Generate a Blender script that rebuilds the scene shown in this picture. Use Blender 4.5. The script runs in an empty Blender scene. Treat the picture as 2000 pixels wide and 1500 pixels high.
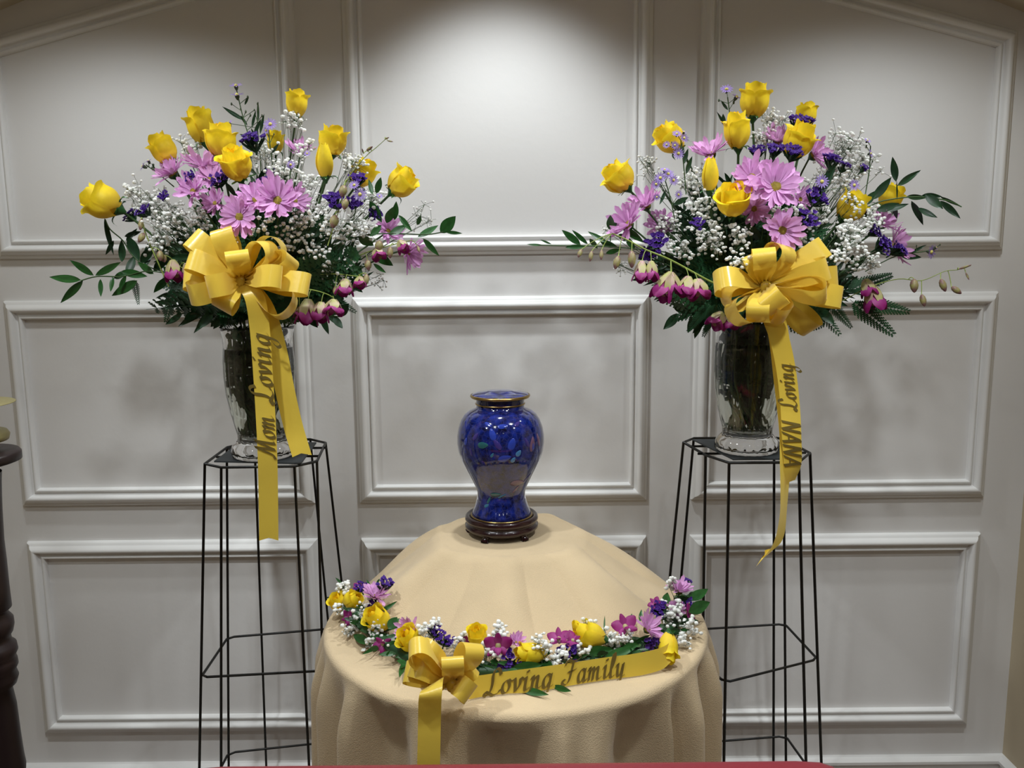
import bpy, math, random
import numpy as np
from mathutils import Vector, Matrix, Quaternion
random.seed(7)
rs = np.random.RandomState(7)
PI = math.pi
sc = bpy.context.scene
COL = sc.collection

# ---------------------------------------------------------------- camera, light, exposure
F_PX, PITCH, ROLL, CAMX, CAMH = 1675.0, .1496, -.0097, .0262, 1.55
WALL_Y = 2.2
fwd = Vector((0, math.cos(PITCH), -math.sin(PITCH)))
rt0 = Vector((1, 0, 0)); up0 = rt0.cross(fwd)
RT = math.cos(ROLL) * rt0 + math.sin(ROLL) * up0
UP = -math.sin(ROLL) * rt0 + math.cos(ROLL) * up0
CAMP = Vector((CAMX, 0, CAMH))
cd = bpy.data.cameras.new('camera'); cam = bpy.data.objects.new('camera', cd); COL.objects.link(cam)
cd.sensor_width = 36; cd.lens = F_PX / 2000 * 36; cd.clip_start = .02
M = Matrix.Identity(4)
for i in range(3):
    M[i][0] = RT[i]; M[i][1] = UP[i]; M[i][2] = -fwd[i]; M[i][3] = CAMP[i]
cam.matrix_world = M
sc.camera = cam

w = bpy.data.worlds.new('world'); sc.world = w; w.use_nodes = True
w.node_tree.nodes['Background'].inputs[0].default_value = (.96, .98, 1, 1)
w.node_tree.nodes['Background'].inputs[1].default_value = .08

def spot(name, loc, tgt, watts, deg, blend, radius=.035, col=(1, .95, .88)):
    l = bpy.data.lights.new(name, 'SPOT'); l.energy = watts; l.spot_size = math.radians(deg)
    l.spot_blend = blend; l.shadow_soft_size = radius; l.color = col
    o = bpy.data.objects.new(name, l); COL.objects.link(o); o.location = loc
    d = Vector(tgt) - Vector(loc); o.rotation_euler = d.to_track_quat('-Z', 'Y').to_euler()
    return o
LC = (.92, .975, 1.0)
spot('niche_downlight', (.0, 1.80, 2.54), (.0, 1.86, 0), 22, 92, .6, .035, LC)
for x in (-.92, .92):
    spot('niche_downlight', (x, 1.72, 2.23), (x, 1.80, 0), 6.5, 150, .7, .035, LC)
for x in (-.62, .62):
    spot('niche_downlight', (x, 1.1, 2.34), (x * .7, 1.30, 0), 23, 118, .95, .04, LC)
for x in (-1.5, -.5, .5, 1.5):
    spot('room_downlight', (x, .2, 2.68), (x * .6, 1.2, 1.1), 5.5, 120, .9, .05, LC)
    spot('room_downlight', (x, -1.6, 2.68), (x, -1.4, 0), 20, 130, .9, .05, LC)

sc.view_settings.view_transform = 'Standard'; sc.view_settings.look = 'None'
sc.view_settings.gamma = 1; sc.view_settings.use_curve_mapping = False
sc.view_settings.exposure = .93
sc.cycles.max_bounces = 12; sc.cycles.transparent_max_bounces = 12
sc.cycles.sample_clamp_indirect = 4; sc.cycles.caustics_refractive = True

# ---------------------------------------------------------------- helpers
def ray(px, py):
    return (fwd * F_PX + RT * (px - 1000) + UP * (750 - py)).normalized()
def at(px, py, Y):
    d = ray(px, py); return CAMP + d * ((Y - CAMP.y) / d.y)
def atz(px, py, Z):
    d = ray(px, py); return CAMP + d * ((Z - CAMP.z) / d.z)

def srgb(r, g, b):
    f = lambda c: (c / 255 / 12.92) if c <= 10.3 else ((c / 255 + .055) / 1.055) ** 2.4
    return (f(r), f(g), f(b), 1)

def mat(name, col, rough=.6, metal=0, spec=.5, var=0, vscale=30, transl=0, bump=0, bscale=200, transm=0, ior=1.45, sheen=0, coat=0, tipcol=None, emis=None, col2=None):
    m = bpy.data.materials.new(name); m.use_nodes = True
    nt = m.node_tree; N = nt.nodes; L = nt.links
    p = N['Principled BSDF']
    p.inputs['Base Color'].default_value = col
    p.inputs['Roughness'].default_value = rough; p.inputs['Metallic'].default_value = metal
    p.inputs['Specular IOR Level'].default_value = spec
    p.inputs['Transmission Weight'].default_value = transm; p.inputs['IOR'].default_value = ior
    p.inputs['Sheen Weight'].default_value = sheen; p.inputs['Coat Weight'].default_value = coat
    csock = None
    if var or col2:
        tc = N.new('ShaderNodeTexCoord'); nz = N.new('ShaderNodeTexNoise'); nz.inputs['Scale'].default_value = vscale
        nz.inputs['Detail'].default_value = 3
        L.new(tc.outputs['Object'], nz.inputs['Vector'])
        mx = N.new('ShaderNodeMix'); mx.data_type = 'RGBA'
        c2 = col2 or tuple(max(0, c * (1 - var)) for c in col[:3]) + (1,)
        mx.inputs[6].default_value = c2; mx.inputs[7].default_value = col
        mr = N.new('ShaderNodeMapRange'); mr.inputs[1].default_value = .38; mr.inputs[2].default_value = .62
        L.new(nz.outputs['Fac'], mr.inputs[0]); L.new(mr.outputs[0], mx.inputs[0])
        csock = mx.outputs[2]
    if tipcol:
        tc = N.new('ShaderNodeTexCoord'); sx = N.new('ShaderNodeSeparateXYZ'); L.new(tc.outputs['Generated'], sx.inputs[0])
        mr = N.new('ShaderNodeMapRange'); mr.inputs[1].default_value = .0; mr.inputs[2].default_value = .75
        L.new(sx.outputs['Z'], mr.inputs[0])
        mx = N.new('ShaderNodeMix'); mx.data_type = 'RGBA'
        mx.inputs[6].default_value = tipcol; mx.inputs[7].default_value = col
        L.new(mr.outputs[0], mx.inputs[0])
        if csock: L.new(csock, mx.inputs[7])
        csock = mx.outputs[2]
    if csock: L.new(csock, p.inputs['Base Color'])
    if bump:
        tc = N.new('ShaderNodeTexCoord'); nz = N.new('ShaderNodeTexNoise'); nz.inputs['Scale'].default_value = bscale
        b = N.new('ShaderNodeBump'); b.inputs['Strength'].default_value = bump; b.inputs['Distance'].default_value = .002
        L.new(tc.outputs['Object'], nz.inputs['Vector']); L.new(nz.outputs['Fac'], b.inputs['Height']); L.new(b.outputs[0], p.inputs['Normal'])
    if transl:
        t = N.new('ShaderNodeBsdfTranslucent'); t.inputs[0].default_value = col
        if csock: L.new(csock, t.inputs[0])
        ms = N.new('ShaderNodeMixShader'); ms.inputs[0].default_value = transl
        L.new(p.outputs[0], ms.inputs[1]); L.new(t.outputs[0], ms.inputs[2])
        L.new(ms.outputs[0], N['Material Output'].inputs['Surface'])
    if emis:
        p.inputs['Emission Color'].default_value = emis[0]; p.inputs['Emission Strength'].default_value = emis[1]
    return m

MT = dict(
 wall=mat('wall_paint', srgb(226, 224, 222), .55, bump=.15, bscale=60),
 trim=mat('trim_paint', srgb(232, 231, 229), .32),
 beige=mat('beige_paint', srgb(186, 172, 146), .6, bump=.1, bscale=80),
 ceil=mat('ceiling_paint', srgb(205, 196, 178), .7),
 carpet=mat('carpet', srgb(120, 98, 84), .95, var=.3, vscale=300),
 cloth=mat('felt_cloth', srgb(205, 182, 146), .92, var=.08, vscale=9, bump=.5, bscale=500, sheen=.15),
 rose=mat('rose_petal', srgb(255, 230, 48), .5, spec=.3, transl=.3, tipcol=srgb(248, 214, 76), var=.08, vscale=6),
 rosein=mat('rose_heart', srgb(252, 212, 30), .5, spec=.3, transl=.25),
 pink=mat('daisy_petal', srgb(228, 172, 222), .55, spec=.3, transl=.3, var=.14, vscale=3),
 disc=mat('daisy_disc', srgb(150, 130, 40), .8, bump=1, bscale=20, var=.4, vscale=8),
 white=mat('tiny_white_petal', srgb(253, 253, 249), .7, spec=.2, transl=.34),
 bstem=mat('fine_stem', srgb(62, 84, 50), .6),
 leaf=mat('glossy_leaf', srgb(46, 96, 44), .33, var=.35, vscale=2.5, transl=.12),
 leaf2=mat('dark_leaf', srgb(38, 74, 44), .42, var=.4, vscale=3, transl=.08),
 fern=mat('fern_green', srgb(40, 84, 50), .45, var=.35, vscale=4, transl=.1),
 stem=mat('flower_stem', srgb(62, 92, 48), .5, var=.3, vscale=20),
 lime=mat('orchid_stem', srgb(140, 158, 72), .5, var=.2, vscale=30),
 stat=mat('statice_bloom', srgb(84, 42, 150), .7, var=.4, vscale=180, transl=.15),
 aster=mat('aster_petal', srgb(164, 138, 210), .6, transl=.25, var=.15, vscale=3),
 asterc=mat('aster_disc', srgb(215, 205, 110), .7),
 budg=mat('green_bud', srgb(70, 84, 60), .6),
 orch=mat('orchid_petal', srgb(148, 28, 112), .5, transl=.25, tipcol=srgb(196, 90, 170), var=.2, vscale=3),
 orchp=mat('orchid_pale', srgb(206, 168, 168), .5, transl=.25, col2=srgb(190, 190, 120), vscale=2.5),
 obud=mat('orchid_bud', srgb(150, 150, 82), .5, col2=srgb(120, 84, 84), vscale=1.6),
 ribbon=mat('satin_ribbon', srgb(240, 208, 80), .28, spec=.6, transl=.28, sheen=.2, bump=.12, bscale=90),
 foil=mat('gold_foil', srgb(158, 136, 74), .22, metal=.6),
 wire=mat('black_wire', srgb(24, 24, 22), .45),
 card=mat('dark_card', srgb(52, 56, 58), .6),
 glass=mat('vase_glass', (1, 1, 1, 1), .015, transm=1, ior=1.46),
 water=mat('water', srgb(236, 242, 232), .0, transm=1, ior=1.33),
 brass=mat('aged_brass', srgb(178, 150, 92), .28, metal=1),
 wood=mat('rosewood', srgb(44, 20, 22), .25, coat=.5, var=.4, vscale=14),
 dark=mat('dark_turned_wood', srgb(38, 26, 26), .4, var=.3, vscale=10),
 red=mat('red_vinyl', srgb(126, 34, 46), .42, bump=.3, bscale=60),
)

class MB:
    def __init__(s): s.v = []; s.f = []
    def add(s, V, F):
        n = len(s.v); s.v.extend([tuple(p) for p in V]); s.f.extend([tuple(i + n for i in f) for f in F])
    def grid(s, P, close_u=False, close_v=False):
        """P[i][j] points"""
        a, b = len(P), len(P[0]); n = len(s.v)
        for r in P: s.v.extend([tuple(p) for p in r])
        for i in range(a if close_u else a - 1):
            for j in range(b if close_v else b - 1):
                i2, j2 = (i + 1) % a, (j + 1) % b
                s.f.append((n + i * b + j, n + i2 * b + j, n + i2 * b + j2, n + i * b + j2))
    def tube(s, pts, r, k=6, cap=True):
        pts = [Vector(p) for p in pts]; rr = r if isinstance(r, (list, tuple)) else [r] * len(pts)
        P = []; prev = None
        for i, p in enumerate(pts):
            t = (pts[min(i + 1, len(pts) - 1)] - pts[max(i - 1, 0)])
            if t.length < 1e-9: t = Vector((0, 0, 1))
            t.normalize()
            if prev is None: a = t.orthogonal().normalized()
            else:
                a = prev - t * prev.dot(t)
                if a.length < 1e-6: a = t.orthogonal()
                a.normalize()
            prev = a; b = t.cross(a)
            P.append([p + rr[i] * (math.cos(2 * PI * j / k) * a + math.sin(2 * PI * j / k) * b) for j in range(k)])
        n = len(s.v); s.grid(P, close_v=True)
        if cap:
            s.f.append(tuple(n + j for j in reversed(range(k)))); e = n + (len(pts) - 1) * k
            s.f.append(tuple(e + j for j in range(k)))
    def lathe(s, prof, n=32, c=(0, 0, 0), fr=None):
        P = []
        for (r, z) in prof:
            P.append([(c[0] + (fr(r, z, 2 * PI * j / n) if fr else r) * math.cos(2 * PI * j / n), c[1] + (fr(r, z, 2 * PI * j / n) if fr else r) * math.sin(2 * PI * j / n), c[2] + z) for j in range(n)])
        s.grid(P, close_v=True)
    def box(s, a, b):
        x0, y0, z0 = a; x1, y1, z1 = b
        s.add([(x0, y0, z0), (x1, y0, z0), (x1, y1, z0), (x0, y1, z0), (x0, y0, z1), (x1, y0, z1), (x1, y1, z1), (x0, y1, z1)],
              [(3, 2, 1, 0), (4, 5, 6, 7), (0, 1, 5, 4), (1, 2, 6, 5), (2, 3, 7, 6), (3, 0, 4, 7)])
    def ico(s, c, r, tmpl, sc3=(1, 1, 1)):
        V, F = tmpl; n = len(s.v)
        s.v.extend([(c[0] + r * sc3[0] * x, c[1] + r * sc3[1] * y, c[2] + r * sc3[2] * z) for x, y, z in V])
        s.f.extend([tuple(i + n for i in f) for f in F])
    def flip(s): s.f = [tuple(reversed(f)) for f in s.f]; return s
    def mesh(s, name, m, smooth=True):
        me = bpy.data.meshes.new(name); me.from_pydata(s.v, [], s.f)
        if smooth: me.polygons.foreach_set('use_smooth', [True] * len(me.polygons))
        me.materials.append(MT[m] if isinstance(m, str) else m); me.update(); return me

def ob(name, me, parent=None, mtx=None):
    o = bpy.data.objects.new(name, me); COL.objects.link(o)
    if parent: o.parent = parent
    if mtx is not None: o.matrix_basis = mtx
    return o
def tag(o, label=None, cat=None, group=None, kind=None):
    if label: o['label'] = label
    if cat: o['category'] = cat
    if group: o['group'] = group
    if kind: o['kind'] = kind
    return o
def empty(name, mtx, label, cat, group=None):
    o = bpy.data.objects.new(name, None); COL.objects.link(o); o.empty_display_size = .02
    o.matrix_basis = mtx if isinstance(mtx, Matrix) else Matrix.Translation(mtx)
    return tag(o, label, cat, group)
def struct(name, mb, m, smooth=False):
    o = ob(name, mb.mesh(name, m, smooth)); o['kind'] = 'structure'; return o
def frame(p, axis, spin=0, s=1.0, s3=None):
    """matrix with local +Z along axis"""
    axis = Vector(axis).normalized(); q = axis.to_track_quat('Z', 'Y')
    S = Matrix.Diagonal((*(s3 or (s, s, s)), 1))
    return Matrix.Translation(p) @ q.to_matrix().to_4x4() @ Matrix.Rotation(spin, 4, 'Z') @ S
def local(root, pts):
    inv = root.matrix_basis.inverted(); return [inv @ Vector(p) for p in pts]
def bez(a, b, c, n=8):
    a, b, c = Vector(a), Vector(b), Vector(c)
    return [a * (1 - t) ** 2 + b * 2 * t * (1 - t) + c * t * t for t in [i / n for i in range(n + 1)]]
def catmull(P, n=6):
    P = [Vector(p) for p in P]
    if len(P) < 3:
        return [P[0].lerp(P[-1], i / n) for i in range(n + 1)]
    Q = [P[0] * 2 - P[1]] + P + [P[-1] * 2 - P[-2]]; out = []
    for i in range(1, len(Q) - 2):
        p0, p1, p2, p3 = Q[i - 1:i + 3]
        for k in range(n):
            t = k / n
            out.append(.5 * ((2 * p1) + (-p0 + p2) * t + (2 * p0 - 5 * p1 + 4 * p2 - p3) * t * t + (-p0 + 3 * p1 - 3 * p2 + p3) * t ** 3))
    out.append(P[-1]); return out
def icot(sub, crumple=0, seed=0):
    import bmesh
    b = bmesh.new(); bmesh.ops.create_icosphere(b, subdivisions=sub, radius=1)
    r = random.Random(seed); b.verts.ensure_lookup_table()
    V = []
    for v in b.verts:
        k = 1 + crumple * (r.random() - .5) * 2; V.append((v.co.x * k, v.co.y * k, v.co.z * k))
    F = [tuple(x.index for x in f.verts) for f in b.faces]; b.free(); return V, F
ICO1 = icot(1); ICO2 = icot(2); BLOS = [icot(2, .22, i) for i in range(4)]

# ---------------------------------------------------------------- room shell
HX = 1.268; SX = 1.378          # outer edge of the panels, side walls
def gable(x): return 2.60 - .372 * abs(x)
m = MB(); m.add([(-SX - .1, WALL_Y, 0), (SX + .1, WALL_Y, 0), (SX + .1, WALL_Y, 2.8), (-SX - .1, WALL_Y, 2.8),
                 (-SX - .1, WALL_Y + .1, 0), (SX + .1, WALL_Y + .1, 0), (SX + .1, WALL_Y + .1, 2.8), (-SX - .1, WALL_Y + .1, 2.8)],
                [(0, 1, 2, 3), (5, 4, 7, 6), (4, 0, 3, 7), (1, 5, 6, 2), (3, 2, 6, 7), (4, 5, 1, 0)])
struct('wall_back', m, 'wall')
for s, nm in ((-1, 'wall_left'), (1, 'wall_right')):
    m = MB(); a, b = sorted((s * SX, s * (SX + .12))); m.box((a, .95, 0), (b, WALL_Y, 2.8)); struct(nm, m, 'beige')
    m = MB(); a, b = sorted((s * (SX + .12), s * 3.2)); m.box((a, .95, 0), (b, 1.07, 2.8)); struct('wall_' + ('alcove_left' if s < 0 else 'alcove_right'), m, 'beige')
    m = MB(); a, b = sorted((s * 3.2, s * 3.3)); m.box((a, -3.6, 0), (b, 1.07, 2.8)); struct('wall_' + ('far_left' if s < 0 else 'far_right'), m, 'beige')
m = MB(); m.box((-3.3, -3.7, 0), (3.3, -3.6, 2.8)); struct('wall_behind', m, 'beige')
m = MB(); m.box((-3.3, -3.7, -.05), (3.3, WALL_Y + .1, 0)); struct('floor', m, 'carpet')
m = MB(); m.box((-3.3, -3.7, 2.75), (3.3, .95, 2.85)); struct('ceiling', m, 'ceil')
m = MB()
for s in (-1, 1):
    m.add([(0, .95, gable(0)), (s * SX, .95, gable(SX)), (s * SX, WALL_Y, gable(SX)), (0, WALL_Y, gable(0)),
           (0, .95, 2.82), (s * SX, .95, 2.82), (s * SX, WALL_Y, 2.82), (0, WALL_Y, 2.82)],
          [(0, 3, 2, 1), (4, 5, 6, 7), (0, 1, 5, 4), (2, 3, 7, 6)])
struct('ceiling_alcove', m, 'ceil')

PROF = [(0, 0), (.0015, .009), (.004, .0115), (.009, .012), (.011, .017), (.016, .0245), (.021, .0265), (.026, .025), (.0295, .019), (.031, .013), (.035, .0105), (.038, .0115), (.0395, .0155), (.0425, .0165), (.0455, .0145), (.047, .008), (.048, 0)]
def sweep_poly(poly, prof):
    """poly: (x,z) counter-clockwise corners; prof (inward offset, proud)"""
    n = len(poly); P = []
    for i in range(n):
        p = Vector(poly[i]); a = (p - Vector(poly[i - 1])).normalized(); b = (Vector(poly[(i + 1) % n]) - p).normalized()
        na = Vector((-a.y, a.x)); nb = Vector((-b.y, b.x)); bi = (na + nb); bi = bi / (bi.dot(na))
        P.append([(p.x + bi.x * o, WALL_Y - d, p.y + bi.y * o) for o, d in prof])
    m = MB(); m.grid(P, close_u=True)
    # flat-shaded edges between runs: keep run strips separate
    m2 = MB()
    for i in range(n): m2.grid([P[i], P[(i + 1) % n]])
    return m2
xs = [(-HX, -.4952), (-.3794, .3794), (.4952, HX)]
zs = [(.2607, .8077), (.9056, 1.4458)]
k = 1
for (x0, x1) in xs:
    for (z0, z1) in zs:
        o = struct('trim_%d' % k, sweep_poly([(x0, z0), (x1, z0), (x1, z1), (x0, z1)], PROF), 'trim', True); k += 1
zb = 1.5512
def tl(x): return at(0, 60, WALL_Y).z + (-abs(x) + abs(at(0, 60, WALL_Y).x)) * .27
SL = (at(1955, 62, WALL_Y).z, .262)
def ttop(x): return SL[0] + (HX - abs(x)) * SL[1]
for poly in ([(-HX, zb), (-.4952, zb), (-.4952, ttop(.4952)), (-HX, ttop(HX))],
             [(-.3794, zb), (.3794, zb), (.3794, ttop(.3794)), (0, ttop(0)), (-.3794, ttop(.3794))],
             [(.4952, zb), (HX, zb), (HX, ttop(HX)), (.4952, ttop(.4952))]):
    struct('trim_%d' % k, sweep_poly(poly, PROF), 'trim', True); k += 1
BB = [(0, 0), (.018, 0), (.018, .115), (.014, .13), (.014, .145), (.022, .150), (.022, .158), (.010, .166), (0, .168)]
m = MB(); m.grid([[(x, WALL_Y - d, z) for d, z in BB] for x in (-SX, SX)]); struct('baseboard_back', m, 'trim')
for s, nm in ((-1, 'baseboard_left'), (1, 'baseboard_right')):
    m = MB(); m.grid([[(s * (SX - d), y, z) for d, z in BB] for y in (WALL_Y, .95)]); struct(nm, m, 'trim')

# ---------------------------------------------------------------- table cloth over a round table with a riser
TZ, TY, TR = .80, 1.711, .394
TX = atz(1007, 1240, TZ).x
URN_Y = 1.826
RC = Vector((at(993, 1040, URN_Y).x, URN_Y + .0))
RZ = at(985, 1041, URN_Y).z
def riser_r(a):
    c = abs(math.cos(2 * a)) ; return .146 + .012 * (1 - c)
FOLDS = [(-1.95, .16), (-1.45, .13), (-.9, .2), (-.35, .16), (.2, .15), (.62, .2), (1.2, .16), (1.75, .14), (2.4, .2), (3.0, .18)]
def tentz(x, y):
    dx, dy = x - RC.x, y - RC.y; d = math.hypot(dx, dy); a = math.atan2(dy, dx); r0 = riser_r(a)
    if d <= r0: return RZ - .0015 * (d / r0) ** 4
    # distance along the same direction to the table circle of radius TR-.03
    ux, uy = dx / d, dy / d; ox, oy = RC.x - TX, RC.y - TY; R = TR - .004
    bq = ox * ux + oy * uy; cq = ox * ox + oy * oy - R * R
    D = -bq + math.sqrt(max(bq * bq - cq, 1e-6)); D = max(min(D, .40), r0 + .05)
    t = min(1, (d - r0) / (D - r0))
    h = (1 - 1.2 * t * t / .24) if t < .12 else max(0, 1.06 - t) ** 1.2 - .034 * t
    fold = .020 * math.sin(7 * a + .7) * math.sin(PI * min(1, t * 1.05)) + .006 * math.sin(13 * a + 2) * math.sin(PI * t)
    return TZ + (RZ - TZ) * h + max(fold, -.002) * (1 if t < 1 else 0) 
NA = 420
DK = [(-125.6, 9, 1), (-94, 11, 1), (-57.8, 10, 1), (-43.5, 3.5, .8), (-147, 5, .7), (-160, 3, .6), (-110, 3, .35), (-76, 3, .3), (-28, 5, .8), (-12, 4, .7), (-172, 4, .8), (8, 5, .8), (25, 5, .8), (155, 6, .8), (140, 6, .8), (125, 6, .8), (105, 6, .8), (85, 6, .8), (62, 6, .8), (43, 6, .8)]
def recess(a, t):
    d = math.degrees(a); g = 0
    for c_, w_, k_ in DK:
        e = (d - c_ - 2.5 * t * math.sin(c_) + 180) % 360 - 180; g = max(g, k_ * math.exp(-(abs(e) / w_) ** 2.6))
    return g
P = []
for i in range(0, 71):
    r = (TR - .012) * (i / 70) ** .85
    P.append([(TX + r * math.cos(2 * PI * j / NA), TY + r * math.sin(2 * PI * j / NA), tentz(TX + r * math.cos(2 * PI * j / NA), TY + r * math.sin(2 * PI * j / NA))) for j in range(NA)])
for q in range(1, 7):
    an = q / 6 * PI / 2; r = TR - .012 + .014 * math.sin(an); dz = .014 * (1 - math.cos(an))
    P.append([(TX + r * math.cos(2 * PI * j / NA), TY + r * math.sin(2 * PI * j / NA), TZ - dz) for j in range(NA)])
for q in range(1, 41):
    t = q / 40; z = (TZ - .014) * (1 - t) + .004 * t
    row = []
    for j in range(NA):
        a = 2 * PI * j / NA; g = recess(a, t)
        back = max(0, math.sin(a)) ** 2; k_ = min(1, t * 9) ** .8
        r = TR + .002 + (k_ * (.030 + .016 * t) * (1 - g) - k_ * .034 * g) * (1 - .8 * back) + .003 * math.sin(31 * a + 3 * t)
        row.append((TX + r * math.cos(a), TY + r * math.sin(a), z))
    P.append(row)
m = MB(); m.grid(P, close_v=True)
o = ob('tablecloth', m.mesh('tablecloth', 'cloth')); tag(o, 'beige felt cloth draped over a round table and raised centre', 'tablecloth')

# ---------------------------------------------------------------- urn on its carved base
UC = Vector((at(980, 1040, URN_Y).x, URN_Y, 0))
pm = (UC - CAMP).dot(fwd) / F_PX
pm = ((at(980, 900, URN_Y) - CAMP).dot(fwd)) / F_PX
def uz(y): return at(980, y, URN_Y).z
prof = [(46, 787), (46.5, 795), (52, 797.5), (60, 801), (69, 808), (76, 818), (81.5, 832), (84.5, 848), (85, 862), (83, 878), (78, 894), (71.5, 908), (64, 922), (56.5, 936), (50, 949), (47, 958), (46.5, 965), (48.5, 975), (52, 986), (56.5, 996), (60, 1003)]
def urn_r(z):
    y = [uz(p[1]) for p in prof]; r = [p[0] * pm for p in prof]
    return float(np.interp(-z, [-a for a in y], r))
urn = empty('cremation_urn', (UC.x, UC.y, uz(1006)), 'cobalt blue enamelled urn with brass rims on a carved wooden base', 'urn')
nu = mat('cobalt_enamel', srgb(20, 34, 120), .1, coat=1)
nt = nu.node_tree; N = nt.nodes; L = nt.links; pb = N['Principled BSDF']
tc = N.new('ShaderNodeTexCoord'); nz = N.new('ShaderNodeTexNoise'); nz.inputs['Scale'].default_value = 75; nz.inputs['Detail'].default_value = 4
vo = N.new('ShaderNodeTexVoronoi'); vo.inputs['Scale'].default_value = 90; vo.feature = 'DISTANCE_TO_EDGE'
cr = N.new('ShaderNodeValToRGB'); cr.color_ramp.elements[0].position = .3; cr.color_ramp.elements[1].position = .72
cr.color_ramp.elements[0].color = srgb(7, 9, 42); cr.color_ramp.elements[1].color = srgb(28, 46, 136)
L.new(tc.outputs['Object'], nz.inputs['Vector']); L.new(tc.outputs['Object'], vo.inputs['Vector']); L.new(nz.outputs['Fac'], cr.inputs[0])
cr2 = N.new('ShaderNodeValToRGB'); cr2.color_ramp.elements[0].position = .0; cr2.color_ramp.elements[1].position = .05
cr2.color_ramp.elements[0].color = (.45, .45, .45, 1); cr2.color_ramp.elements[1].color = (0, 0, 0, 1)
L.new(vo.outputs['Distance'], cr2.inputs[0])
mx = N.new('ShaderNodeMix'); mx.data_type = 'RGBA'; L.new(cr2.outputs[0], mx.inputs[0]); L.new(cr.outputs[0], mx.inputs[6]); mx.inputs[7].default_value = srgb(70, 70, 120)
L.new(mx.outputs[2], pb.inputs['Base Color'])
bp = N.new('ShaderNodeBump'); bp.inputs['Strength'].default_value = .12; bp.inputs['Distance'].default_value = .002; L.new(nz.outputs['Fac'], bp.inputs['Height']); L.new(bp.outputs[0], pb.inputs['Normal'])
def lz(y): return uz(y) - uz(1006)
m = MB(); pts = [(p[0] * pm, lz(p[1])) for p in prof]
m.lathe(pts + [(.001, lz(1003))], 64); ob('body', m.mesh('body', nu), urn)
m = MB(); m.lathe([(.001, lz(762)), (20 * pm, lz(762.5)), (24 * pm, lz(763)), (26 * pm, lz(764)), (42 * pm, lz(765.5)), (53 * pm, lz(768.5)), (55 * pm, lz(770))], 64); ld = ob('lid', m.mesh('lid', nu), urn)
m = MB(); m.lathe([(55 * pm, lz(769.5)), (57.5 * pm, lz(770.5)), (58 * pm, lz(773)), (56 * pm, lz(775.5)), (48 * pm, lz(776.5)), (44 * pm, lz(776.5))], 64); ob('rim', m.mesh('rim', 'brass'), ld)
m = MB(); m.lathe([(46.5 * pm, lz(776)), (47 * pm, lz(786)), (46.5 * pm, lz(788))], 64); ob('neck', m.mesh('neck', nu), urn)
for yy, r in ((787.5, 48.2), (1003.5, 61)):
    m = MB(); m.lathe([(r * pm - .002, lz(yy) + .0018), (r * pm, lz(yy) + .001), (r * pm, lz(yy) - .001), (r * pm - .002, lz(yy) - .0018)], 64); ob('band', m.mesh('band', 'brass'), urn)
def motif(name, matk, cx, cy, L_, W_, ang, kind='leaf'):
    """enamel piece wrapped on the urn, centre at pixel (cx, cy)"""
    z0 = uz(cy) ; m = MB(); rows = []
    n1, n2 = 10, 5
    for i in range(n1 + 1):
        u = i / n1 * 2 - 1; hw = W_ * math.sqrt(max(0, 1 - abs(u) ** (1.6 if kind == 'leaf' else 2.4))) * (1 - .25 * u)
        row = []
        for j in range(n2):
            v = (j / (n2 - 1) * 2 - 1) * hw
            px = (u * L_ * math.cos(ang) - v * math.sin(ang)); pz = (u * L_ * math.sin(ang) + v * math.cos(ang))
            r = urn_r(z0 + pz * pm) ; th0 = math.asin(max(-.97, min(.97, (cx - 980) * pm / urn_r(z0))))
            th = th0 + px * pm / r
            edge = .0004 if abs(j - 2) == 2 or i in (0, n1) else .0010
            row.append(((r + edge) * math.sin(th), -(r + edge) * math.cos(th), z0 + pz * pm - uz(1006)))
        rows.append(row)
    m.grid(rows); return ob(name, m.mesh(name, matk), urn)
en = lambda n, c: mat(n, c, .12, coat=1)
EM = dict(teal=en('enamel_teal', srgb(52, 108, 138)), pink=en('enamel_pink', srgb(112, 78, 108)), blue=en('enamel_blue', srgb(44, 64, 160)), viol=en('enamel_violet', srgb(60, 50, 120)), sky=en('enamel_sky', srgb(74, 128, 176)), green=en('enamel_green', srgb(44, 96, 100)))
for (cx, cy, l, w_, a, c) in [(948, 852, 11, 6, .1, 'green'), (965, 870, 5, 2.5, 1.0, 'teal'), (934, 838, 9, 4, .9, 'viol'), (966, 832, 12, 6, 1.9, 'blue'), (975, 850, 12, 5, 2.2, 'viol'),
        (1002, 850, 12, 7, 1.2, 'blue'), (988, 876, 13, 6, .25, 'blue'), (1014, 868, 7, 5, .9, 'sky'), (1004, 880, 6, 4, 1.0, 'sky'), (1040, 855, 15, 6, 1.35, 'pink'), (1052, 850, 14, 4, 1.8, 'pink'), (1030, 850, 11, 3.5, 2.0, 'viol'), (1041, 860, 8, 4, 1.5, 'blue'),
        (1012, 930, 16, 6, -.05, 'pink'), (1030, 925, 12, 3, .9, 'viol'), (1008, 944, 9, 2.5, 1.0, 'pink'), (970, 953, 11, 4, .05, 'green'), (957, 965, 8, 2.5, 1.1, 'green'), (982, 956, 9, 1.6, .45, 'teal'), (952, 976, 6, 3, .5, 'teal'),
        (925, 868, 8, 3, 1.7, 'viol'), (985, 818, 10, 4, .1, 'blue'), (1012, 815, 8, 3, .5, 'viol'), (958, 815, 8, 3, -.4, 'blue'), (915, 850, 8, 4, 1.3, 'blue')]:
    motif('enamel_petal', EM[c], cx, cy, l, w_, a)
wb = empty('carved_wooden_stand', (UC.x, UC.y, RZ), 'dark carved rosewood stand with small feet under the blue urn', 'stand')
h0 = uz(1006) - RZ
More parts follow.
